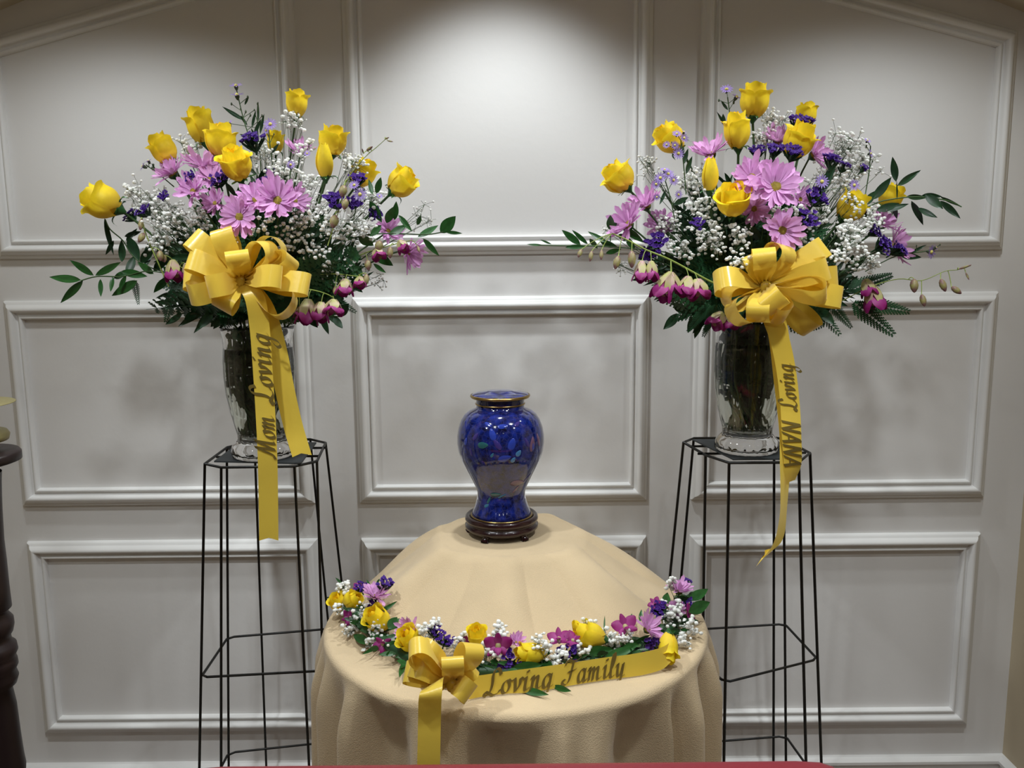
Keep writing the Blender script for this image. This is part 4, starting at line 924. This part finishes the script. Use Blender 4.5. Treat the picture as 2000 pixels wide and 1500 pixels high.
GL = {
 'L': (1.15, [[(1.0, 1.45), (.8, 1.85), (.5, 1.9), (.36, 1.5), (.42, .9), (.36, .35), (.12, .02), (-.12, .1), (-.05, .32), (.25, .2), (.6, .0), (1.0, .12), (1.15, .35)]]),
 'o': (.72, [[(.45, .98), (.15, .85), (.05, .4), (.22, .03), (.5, .1), (.62, .5), (.45, .98), (.62, .85), (.78, .9)]]),
 'v': (.78, [[(0, .85), (.14, 1), (.26, .5), (.34, .03)], [(.34, .03), (.62, .5), (.6, 1), (.8, .9)]]),
 'i': (.5, [[(0, .82), (.16, 1), (.18, .3), (.28, .02), (.5, .2)], [(.2, 1.32), (.27, 1.4), (.2, 1.46)]]),
 'n': (.9, [[(0, .82), (.14, 1), (.14, .03)], [(.14, .5), (.34, .95), (.52, .9), (.54, .3), (.64, .02), (.88, .2)]]),
 'm': (1.3, [[(0, .82), (.14, 1), (.14, .03)], [(.14, .5), (.32, .95), (.48, .9), (.5, .03)], [(.5, .5), (.7, .95), (.88, .9), (.9, .3), (1.0, .02), (1.25, .2)]]),
 'g': (.85, [[(.6, .9), (.3, 1), (.06, .6), (.14, .1), (.38, .05), (.6, .5)], [(.64, 1), (.6, .1), (.48, -.6), (.2, -.85), (.0, -.6), (.25, -.25), (.85, .15)]]),
 'a': (.85, [[(.6, .9), (.3, 1), (.06, .6), (.14, .1), (.38, .05), (.6, .5)], [(.62, 1), (.6, .3), (.68, .02), (.86, .2)]]),
 'l': (.5, [[(0, .3), (.3, 1.1), (.34, 1.7), (.2, 1.85), (.12, 1.2), (.14, .25), (.26, .02), (.5, .2)]]),
 'y': (.8, [[(0, .85), (.12, 1), (.15, .4), (.28, .04), (.5, .3), (.6, 1)], [(.62, 1), (.58, .1), (.46, -.6), (.2, -.85), (.0, -.6), (.25, -.25), (.8, .1)]]),
 'F': (1.2, [[(0, 1.5), (.15, 1.85), (.6, 1.7), (1.0, 1.72), (1.3, 1.9)], [(.7, 1.7), (.62, .9), (.5, .25), (.2, .0), (-.08, .12), (-.05, .38), (.12, .35)], [(.35, .95), (.7, .98), (1.0, 1.1)]]),
 'M': (1.6, [[(-.12, .2), (0, .02), (.2, .3), (.4, 1.1), (.55, 1.8)], [(.55, 1.8), (.62, .9), (.72, .05)], [(.72, .05), (.95, 1.0), (1.15, 1.8)], [(1.15, 1.8), (1.2, .8), (1.28, .1), (1.5, .15)]]),
 'N': (1.05, [[(.1, 0), (.1, .8), (.1, 1.5)], [(.1, 1.5), (.45, .75), (.8, 0)], [(.8, 0), (.8, .8), (.8, 1.5)]]),
 'A': (1.0, [[(0, 0), (.2, .75), (.42, 1.5)], [(.42, 1.5), (.62, .75), (.85, 0)], [(.15, .5), (.4, .5), (.7, .5)]]),
}
def letters(parent, text, surf, s0, h, off=0, shear=.3, flip=1, nib=(.15, .16), gap=.10, sp=1.0):
    """surf(s, t) -> (point, normal, ds, dt) ; text runs along s"""
    x = 0; p0 = parent.matrix_world.translation if False else Vector((0, 0, 0))
    for ch in text:
        if ch == ' ': x += .6; continue
        wd, strokes = GL[ch]; m = MB()
        for st in strokes:
            pts = [v for v in catmull([(a, b, 0) for a, b in st], 4)]
            A = []
            for p in pts:
                row = []
                for (du, dv, hgt) in ((-nib[0], -nib[1], 0), (nib[0], nib[1], 0), (nib[0], nib[1], 1), (-nib[0], -nib[1], 1)):
                    uu = (x + p.x + du * .7 + (p.y + dv * .45) * shear) * h * sp; vv = (p.y + dv * .45 - off) * h
                    q, nn = surf(s0 + flip * uu, flip * vv); row.append(q + nn * (.0006 + .0011 * hgt))
                A.append(row)
            m.grid(A, close_v=True)
        inv = parent.matrix_basis.inverted()
        m.v = [tuple(inv @ Vector(v)) for v in m.v] if False else m.v
        ob('letter', m.mesh('letter', 'foil', False), parent)
        x += wd + gap
def make_surf(C, W, p0, sgn=1):
    """arc-length parametrised ribbon; W width direction; points relative to p0"""
    S = [0]
    for a, b in zip(C[:-1], C[1:]): S.append(S[-1] + (b - a).length)
    def surf(s, t):
        s = max(0, min(S[-1] - 1e-6, s)); i = max(0, min(len(S) - 2, next((k for k in range(len(S) - 1) if S[k + 1] >= s), len(S) - 2)))
        f = (s - S[i]) / max(1e-9, S[i + 1] - S[i]); c = C[i].lerp(C[i + 1], f); wv = W[i].lerp(W[i + 1], f).normalized()
        tg = (C[i + 1] - C[i]).normalized(); n = tg.cross(wv).normalized()
        v = (CAMP - c).normalized()
        if n.dot(v) < 0: n = -n
        return c + wv * t * sgn - p0, n
    return surf, S[-1]

def bow(cpx, Y, loops, label, cat_group, w_=.0425, knot=True):
    c = at(*cpx, Y); px = (c - CAMP).dot(fwd) / F_PX
    root = empty('ribbon_bow', c, label, 'ribbon bow', cat_group)
    for (tx, ty, fwd_, psi, op, tw) in loops:
        tip = at(tx, ty, Y - fwd_); d = tip - c; L_ = d.length; dn = d.normalized()
        v = (CAMP - c).normalized(); n0 = (v - dn * v.dot(dn)).normalized(); n0.rotate(Quaternion(dn, psi))
        m = loop_mesh(Vector((0, 0, 0)), dn, n0, L_, op, w_, tw); ob('loop', m.mesh('loop', 'ribbon'), root)
    m = MB(); m.ico((0, -.012, 0), .011, ICO2, (1, .7, 1.2)); ob('knot', m.mesh('knot', 'ribbon'), root)
    return root, c
def tail(root, c, pts, wdirs, w_, notch=.012):
    """pts: (px, py, Y)"""
    C0 = [at(x, y, Y) for x, y, Y in pts]; W0 = [Vector(v) for v in wdirs]
    P, C, W = ribbon_strip(C0, W0, w_, 6, notch)
    m = MB(); m.grid([[p - c for p in row] for row in P]); o = ob('tail', m.mesh('tail', 'ribbon'), root); return o, C, W
fL = BY[0] - .20
bl, c = bow((472, 548), fL + .01, [
    (372, 462, .03, .2, .018, .2), (432, 446, .02, -.2, .022, 0), (366, 505, .05, .3, .014, .2), (358, 545, .02, .4, .018, 0), (368, 575, .05, -.3, .022, .3), (432, 602, .04, .25, .026, .2), (410, 560, .07, 0, .02, 0),
    (524, 478, .03, 1.1, .024, .3), (545, 470, .0, 1.35, .028, .1), (572, 505, .02, .9, .018, .2), (545, 540, .07, -.3, .018, -.2), (604, 556, .03, -.3, .018, -.2), (570, 602, .02, 1.45, .034, .2), (462, 494, .06, 0, .016, 0)],
    'yellow satin bow with many loops tied on the left bouquet', 'satin bows')
o, C, W = tail(bl, c, [(474, 552, fL), (497, 580, fL - .02), (507, 640, fL - .015), (513, 720, fL - .015), (518, 800, fL - .02), (522, 880, fL - .03), (524, 960, fL - .025), (525, 1056, fL - .025)],
               [(1, 0, .2), (1, .1, .1), (1, .05, 0), (1, 0, 0), (1, 0, 0), (1, 0, 0), (1, 0, 0), (1, 0, 0)], .0382, .006)
sf, SL_ = make_surf(C, W, c)
def sarc(C, py):
    s = 0
    for a, b in zip(C[:-1], C[1:]):
        # project b
        q = b - CAMP; yy = 750 - F_PX * q.dot(UP) / q.dot(fwd)
        s += (b - a).length
        if yy >= py: return s
    return s
letters(o, 'Mom', sf, sarc(C, 885), .0225, .75, .25, -1, sp=.93)
letters(o, 'Loving', sf, sarc(C, 786), .0236, .75, .25, -1, sp=1.04)
o2, C2, W2 = tail(bl, c, [(478, 552, fL + .01), (515, 600, fL + .0), (540, 680, fL + .012), (556, 760, fL + .012), (572, 830, fL + .012), (590, 891, fL - .0)],
                  [(1, 0, .4), (1, .1, .15), (1, .05, .1), (1, 0, .2), (1, 0, .25), (1, 0, .1)], .0388, .006)

fR = BY[1] - .20
br, c = bow((1492, 560), fR + .01, [
    (1398, 548, .03, .5, .028, .2), (1418, 588, .02, 1.2, .026, 0), (1436, 622, .04, 1.3, .03, .2), (1492, 488, .05, .1, .02, .2), (1530, 478, .02, .9, .026, -.2), (1470, 498, .03, .1, .018, .2), (1612, 480, -.01, -.1, .012, 0), (1618, 522, .03, .15, .022, .2), (1636, 540, .0, .1, .016, 0), (1645, 582, .02, -.2, .016, .2), (1615, 570, .05, .9, .02, 0),
    (1516, 596, .07, .1, .024, .2), (1480, 622, .06, .2, .024, -.1), (1530, 620, .05, .9, .022, .2), (1590, 642, -.03, .5, .02, 0)],
    'yellow satin bow with many loops tied on the right bouquet', 'satin bows')
o, C, W = tail(br, c, [(1496, 570, fR), (1508, 620, fR - .02), (1522, 660, fR - .015), (1535, 720, fR - .015), (1543, 790, fR - .025), (1546, 850, fR - .04), (1548, 905, fR - .045), (1541, 945, fR - .04)],
               [(1, 0, .2), (1, .1, .35), (1, .05, .2), (1, 0, .05), (1, 0, 0), (1, 0, 0), (1, .2, 0), (.9, .6, .3)], .0378, .004)
sf, _ = make_surf(C, W, c)
letters(o, 'gnivoL'[::-1], sf, sarc(C, 796), .0183, .7, .2, -1, sp=.9)
letters(o, 'NANA', sf, sarc(C, 812), .0236, .75, .25, 1, sp=.86, nib=(.16, .12))
o2, C2, W2 = tail(br, c, [(1500, 570, fR + .01), (1520, 650, fR + .0), (1530, 740, fR + .005), (1540, 840, fR - .02), (1536, 900, fR - .04), (1533, 950, fR - .05), (1530, 1000, fR - .05), (1522, 1050, fR - .04), (1505, 1078, fR - .04), (1484, 1092, fR - .04)],
                  [(1, 0, .2), (1, 0, .2), (1, .1, .1), (1, .2, .1), (1, .7, .1), (.8, .9, .1), (.7, .9, .2), (.8, .7, .3), (.8, .3, .5), (.5, .1, .9)], .0398, .012)

# ---------------------------------------------------------------- garland on the table
GZ = TZ + .004
def gat(px, py, up=.02):
    """point on the table top seen at pixel (px,py), lifted"""
    d = ray(px, py); t = 1.0
    while t < 3:
        p = CAMP + d * t
        if p.z < (max(GZ, tentz(p.x, p.y)) if math.hypot(p.x - TX, p.y - TY) < TR else GZ) + up: return p
        t += .002
    return atz(px, py, GZ + up)
def gfloor(x, y): return max(GZ, tentz(x, y) + .003) if math.hypot(x - TX, y - TY) < TR else GZ
spine_px = [(672, 1185), (705, 1215), (745, 1250), (800, 1285), (870, 1305), (950, 1312), (1030, 1312), (1110, 1300), (1190, 1285), (1265, 1262), (1305, 1238), (1325, 1205), (1335, 1170)]
sp = catmull([gat(x, y, .012) for x, y in spine_px], 5); g0 = sp[len(sp) // 2].copy()
gar = empty('flower_garland', g0, 'curved garland of yellow roses, pink daisies and orchids lying on the tablecloth', 'garland')
TG = Matrix.Translation(-g0)
m = MB(); m.tube([p - g0 for p in sp], .011, 8); ob('wrapped_core', m.mesh('core', 'leaf2'), gar)
for i in range(210):
    p = random.choice(sp) + Vector((random.uniform(-.02, .02), random.uniform(-.02, .02), random.uniform(-.004, .014)))
    a = random.uniform(0, 2 * PI); q = p + Vector((math.cos(a), math.sin(a) * .7, random.uniform(-.05, .5))) * random.uniform(.02, .042)
    q.z = max(q.z, gfloor(q.x, q.y) + .001); p.z = max(p.z, gfloor(p.x, p.y) + .002)
    ob('leaf', LM[i % 3], gar, TG @ leaf_mtx(p, q, random.uniform(.008, .014), random.uniform(-.8, .8)))
for (bx, by, tx, ty, w_, up) in [(1345, 1172, 1383, 1150, 20, .045), (1345, 1195, 1387, 1176, 24, .04), (1300, 1185, 1304, 1157, 18, .03), (1268, 1200, 1296, 1190, 10, .02), (1232, 1216, 1234, 1198, 6, .04), (1250, 1214, 1253, 1190, 7, .04), (1180, 1235, 1181, 1202, 3, .04), (736, 1200, 776, 1174, 8, .03), (758, 1228, 776, 1205, 18, .03), (735, 1140, 742, 1130, 4, .05), (722, 1143, 716, 1132, 4, .05), (740, 1262, 707, 1278, 7, .01), (790, 1290, 780, 1323, 10, .01), (800, 1285, 795, 1300, 8, .01), (1015, 1346, 1072, 1357, 12, .002), (1078, 1340, 1116, 1350, 10, .002), (900, 1340, 850, 1330, 16, .005), (1140, 1275, 1200, 1268, 18, .03), (1180, 1285, 1245, 1262, 16, .03), (1000, 1305, 1060, 1298, 16, .03), (690, 1240, 725, 1258, 16, .015), (668, 1140, 655, 1128, 5, .05)]:
    a = gat(bx, by, up); b = gat(tx, ty, up + .004); ob('leaf', LM[0], gar, TG @ leaf_mtx(a, b, w_ * .00105, random.uniform(-.3, .3)))
def g_rose(cx, cy, wpx, hpx, ang, tilt, kind, up):
    c = gat(cx, cy, up); px = (c - CAMP).dot(fwd) / F_PX; ax = AX(ang, tilt); s = wpx * px; h = hpx * px
    r = ob('rose', CORE, gar, TG @ frame(c - ax * h * .5, ax, random.uniform(0, 6), s3=(s, s, h))); rose_parts(r, kind); ob('calyx', CALYX, r)
for a in [(662, 1176, 36, 34, -20, .3, 'tulip', .035), (688, 1172, 36, 34, 60, .2, 'tulip', .035), (738, 1210, 46, 50, -35, .3, 'tulip', .035), (802, 1250, 46, 52, -30, .35, 'tulip', .035), (932, 1243, 38, 42, -5, .2, 'tulip', .04), (1038, 1276, 40, 58, -85, .3, 'tulip', .03), (1152, 1241, 48, 60, -70, .1, 'tulip', .04), (1130, 1228, 28, 30, -30, .1, 'bud', .04), (1305, 1264, 40, 54, 190, .75, 'tulip', .03)]: g_rose(*a)
def g_daisy(cx, cy, d, v, cup, up):
    c = gat(cx, cy, up); px = (c - CAMP).dot(fwd) / F_PX
    r = ob('daisy', DISC, gar, TG @ frame(c, vdir(v), random.uniform(0, 6), d * px)); daisy_parts(r, cup); ob('cup', DCUP, r)
for a in [(734, 1166, 66, (.2, .85, .2), .3, .045), (800, 1232, 58, (-.5, .6, .5), .3, .03), (1008, 1256, 44, (.1, .8, .4), .4, .03), (1264, 1230, 72, (.5, .7, .3), .25, .04), (1326, 1156, 62, (.1, .9, .1), .4, .045), (1320, 1188, 44, (-.1, .4, .8), .3, .04)]: g_daisy(*a)
def g_orchid(cx, cy, d, v, up, spin=0):
    c = gat(cx, cy, up); px = (c - CAMP).dot(fwd) / F_PX; n = vdir(v); z = Vector((0, 0, 1)); y = (z - n * z.dot(n)).normalized(); x = y.cross(n)
    R = Matrix((x, y, n)).transposed().to_4x4() @ Matrix.Rotation(spin, 4, 'Z')
    r = ob('orchid', OCOL, gar, TG @ Matrix.Translation(c) @ R @ Matrix.Scale(d * px, 4)); orchid_parts(r)
for a in [(973, 1262, 62, (0, .15, 1), .045, 0), (684, 1206, 36, (-.4, .3, .8), .02, 2), (748, 1256, 44, (.1, .2, .9), .02, 3), (1092, 1250, 50, (-.2, .75, .5), .045, .3), (1120, 1252, 44, (.2, .8, .4), .045, 1), (1222, 1226, 56, (-.1, .6, .7), .045, .4), (1346, 1196, 36, (.6, .4, .5), .03, 1), (908, 1256, 32, (-.3, .3, .8), .03, 1), (1280, 1180, 30, (-.3, .6, .5), .035, 1), (700, 1148, 26, (-.2, .7, .5), .04, 0)]: g_orchid(*a)
for (cx, cy, wd, v, up) in [(706, 1150, 24, (-.1, .8, .4), .045), (752, 1146, 30, (.2, .9, .2), .045), (733, 1182, 28, (0, .4, .8), .03), (850, 1238, 26, (.2, .8, .3), .04), (868, 1254, 26, (.2, .8, .4), .04), (995, 1292, 34, (0, .4, .9), .02), (1108, 1278, 34, (.1, .5, .8), .03), (1288, 1194, 30, (-.3, .7, .5), .03), (1342, 1184, 26, (.3, .5, .6), .03), (1266, 1262, 34, (.3, .1, .9), .03), (1338, 1142, 22, (.2, .9, .2), .05)]:
    c = gat(cx, cy, up); f, g = random.choice(ST); r = ob('statice', g, gar, TG @ frame(c, vdir(v), random.uniform(0, 6), wd * .00108)); tag(ob('florets', f, r), kind='stuff')
for i, (cx, cy, rp, n, up) in enumerate([(674, 1150, 22, 20, .05), (664, 1194, 20, 20, .03), (710, 1196, 24, 28, .035), (688, 1222, 24, 34, .02), (742, 1228, 24, 30, .03), (722, 1250, 26, 36, .02), (838, 1230, 26, 34, .045), (905, 1256, 24, 24, .03), (950, 1274, 28, 44, .035), (975, 1226, 22, 24, .05), (1062, 1262, 22, 24, .045), (1084, 1288, 28, 40, .03), (1140, 1214, 22, 18, .055), (1136, 1262, 26, 22, .04), (1192, 1250, 26, 30, .03), (1218, 1246, 22, 24, .035), (1315, 1212, 34, 50, .03), (1346, 1222, 24, 28, .025), (1308, 1136, 18, 16, .06), (1338, 1248, 20, 26, .015), (1326, 1186, 18, 14, .05), (762, 1268, 22, 20, .012)]):
    c = gat(cx, cy, up); q = min(sp, key=lambda p: (p - c).length); mb, ms = breath_mesh(c, rp * .00112, int(n * 1.35), q.copy(), 500 + i, .0042)
    mb.v = [(x - g0.x, y - g0.y, max(z, gfloor(x, y) + .002) - g0.z) for x, y, z in mb.v]; ms.v = [(x - g0.x, y - g0.y, max(z, gfloor(x, y)) - g0.z) for x, y, z in ms.v]
    r = ob('babys_breath', ms.mesh('stems', 'bstem'), gar); tag(ob('blossoms', mb.mesh('blossoms', 'white'), r), kind='stuff')

# bow on the garland
def gy(px, py, up): return gat(px, py, up).y
cY = gy(884, 1345, .03)
bg, c = bow((884, 1332), cY, [(822, 1262, .02, .25, .022, .2), (806, 1300, .03, .1, .02, .1), (790, 1312, .01, .3, .014, -.3), (806, 1262, .04, 1.0, .02, .2), (884, 1290, .045, .05, .014, 0), (926, 1262, .02, .7, .018, .2), (922, 1300, .0, .3, .016, .1), (914, 1352, .04, -.1, .016, .1), (826, 1345, .02, 1.3, .012, .1)],
            'yellow satin bow at the front of the garland on the tablecloth', 'satin bows', .036)
edge_y = TY - TR - .03
o, C, W = tail(bg, c, [(880, 1332, cY - .01), (850, 1332, cY - .045), (841, 1356, cY - .075), (839, 1400, edge_y - .012), (838, 1450, edge_y - .018), (837, 1500, edge_y - .022), (836, 1600, edge_y - .022)],
               [(.9, 0, .5), (.9, .2, .5), (1, .1, .1), (1, 0, 0), (1, 0, 0), (1, 0, 0), (1, 0, 0)], .0365, .008)
rb = [(895, 1338, .03), (930, 1343, .016), (985, 1335, .016), (1040, 1328, .02), (1110, 1318, .018), (1180, 1307, .018), (1240, 1299, .018), (1290, 1287, .022), (1312, 1272, .03)]
C0 = [gat(x, y, u) for x, y, u in rb]
W0 = [(0, .25, 1)] * 7 + [(.1, .3, 1), (.2, .6, .8)]
P, C, W = ribbon_strip(C0, [Vector(v) for v in W0], .040, 6, 0)
m = MB(); m.grid([[Vector((p.x, p.y, max(p.z, GZ - .001))) - c for p in row] for row in P]); o = ob('tail', m.mesh('tail', 'ribbon'), bg)
sf, _ = make_surf(C, W, c)
def sarcx(C, px):
    s = 0
    for a, b in zip(C[:-1], C[1:]):
        s += (b - a).length; q = b - CAMP
        if 1000 + F_PX * q.dot(RT) / q.dot(fwd) >= px: return s
    return s
letters(o, 'Loving', sf, sarcx(C, 944), .0225, .72, .22, 1, sp=.97)
letters(o, 'Family', sf, sarcx(C, 1093), .0225, .72, .22, 1, sp=.90)

# ---------------------------------------------------------------- kneeler in front, post on the left
kp = atz(1000, 1478, .905)
kn = empty('padded_kneeler', (kp.x, kp.y - .08, 0), 'red vinyl padded armrest of a kneeler in the foreground', 'kneeler')
x0, x1 = atz(345, 1500, .9).x - kp.x - .0, atz(1655, 1500, .9).x - kp.x
def pad(x0, x1, y0, y1, z0, z1, r=.02, nm='arm_pad'):
    P = []; n = 20; xs_ = [x0, x0 + .004, x0 + .014, x0 + .03] + list(np.linspace(x0 + .06, x1 - .06, 12)) + [x1 - .03, x1 - .014, x1 - .004, x1]; ins = [.024, .014, .006, .0015] + [0] * 12 + [.0015, .006, .014, .024]
    for x, k in zip(xs_, ins):
        row = []
        for j in range(n):
            a = 2 * PI * j / n; cx_, cz = math.cos(a), math.sin(a); e = .45
            hy, hz = (y1 - y0) / 2 - k, (z1 - z0) / 2 - k
            row.append((x, (y0 + y1) / 2 + hy * math.copysign(abs(cx_) ** e, cx_), (z0 + z1) / 2 + hz * math.copysign(abs(cz) ** e, cz)))
        P.append(row)
    m = MB(); m.grid(P, close_v=True); m.f.append(tuple(range(n))); m.f.append(tuple(len(m.v) - n + j for j in reversed(range(n)))); return ob(nm, m.mesh(nm, 'red'), kn)
pad(x0, x1, -.08, .08, .855, .905)
pad(x0 + .03, x1 - .03, -.42, -.17, .16, .22, nm='kneeling_pad')
for x in (x0 + .06, x1 - .06):
    m = MB(); m.box((x - .02, -.03, .0), (x + .02, .03, .856)); ob('post', m.mesh('post', 'dark', False), kn)
    m = MB(); m.box((x - .02, -.44, .0), (x + .02, -.03, .16)); ob('rail', m.mesh('rail', 'dark', False), kn)
m = MB(); m.box((x0 + .06, -.02, .45), (x1 - .06, .02, .54)); ob('cross_rail', m.mesh('cross_rail', 'dark', False), kn)

PYY = 1.45
pc = at(-26, 1200, PYY); ppm = (at(0, 1200, PYY) - CAMP).dot(fwd) / F_PX
def pz(y): return at(0, y, PYY).z
def pr_(xr, y): return max(.004, at(xr, y, PYY).x - pc.x)
post = empty('turned_post', (pc.x, pc.y, 0), 'dark turned wooden post with flat round top at the left edge', 'post')
pp = [(30, 1620), (46, 1500), (42, 1480), (36, 1440), (28, 1380), (20, 1345), (28, 1338), (31, 1325), (26, 1312), (30, 1303), (28, 1292), (25, 1285), (29, 1275), (26, 1262), (18, 1255), (16, 1245), (20, 1238), (22, 1225), (20, 1212), (10, 1200), (12, 1195), (17, 1190), (12, 1150), (7, 1100), (2, 1060), (-2, 1000), (-4, 950), (-4, 925)]
m = MB(); prof2 = [(.07, 0), (.07, .03), (.05, .05)] + [(pr_(x, y) if y < 1500 else pr_(x, 1500), pz(y)) for x, y in pp if pz(y) > .06]; m.lathe(prof2, 32); ob('shaft', m.mesh('shaft', 'dark'), post)
r = pr_(30, 890); m = MB(); za, zb_ = pz(884), pz(905)
m.lathe([(.001, zb_), (r * .9, zb_), (r, zb_ + .003), (r, za - .004), (r * .96, za), (.001, za)], 40); ob('round_top', m.mesh('round_top', 'dark'), post)
brz = mat('dull_brass', srgb(150, 140, 96), .45, metal=.6)
bw = empty('brass_dish', (pc.x, pc.y, za), 'dull brass footed dish on the dark post at the left edge', 'dish')
m = MB(); k = r / pr_(30, 890)
zz = lambda y: pz(y) - za
m.lathe([(.001, 0), (.028, .0), (.030, .004), (.020, .008), (pr_(8, 866), zz(862)), (pr_(9, 850), zz(852)), (pr_(4, 845), zz(845)), (.010, zz(835)), (.009, zz(810)), (.016, zz(800)), (.04, zz(794)), (pr_(19, 792), zz(789)), (pr_(18, 790), zz(788)), (.03, zz(790)), (.001, zz(794))], 40)
ob('dish', m.mesh('dish', brz), bw)
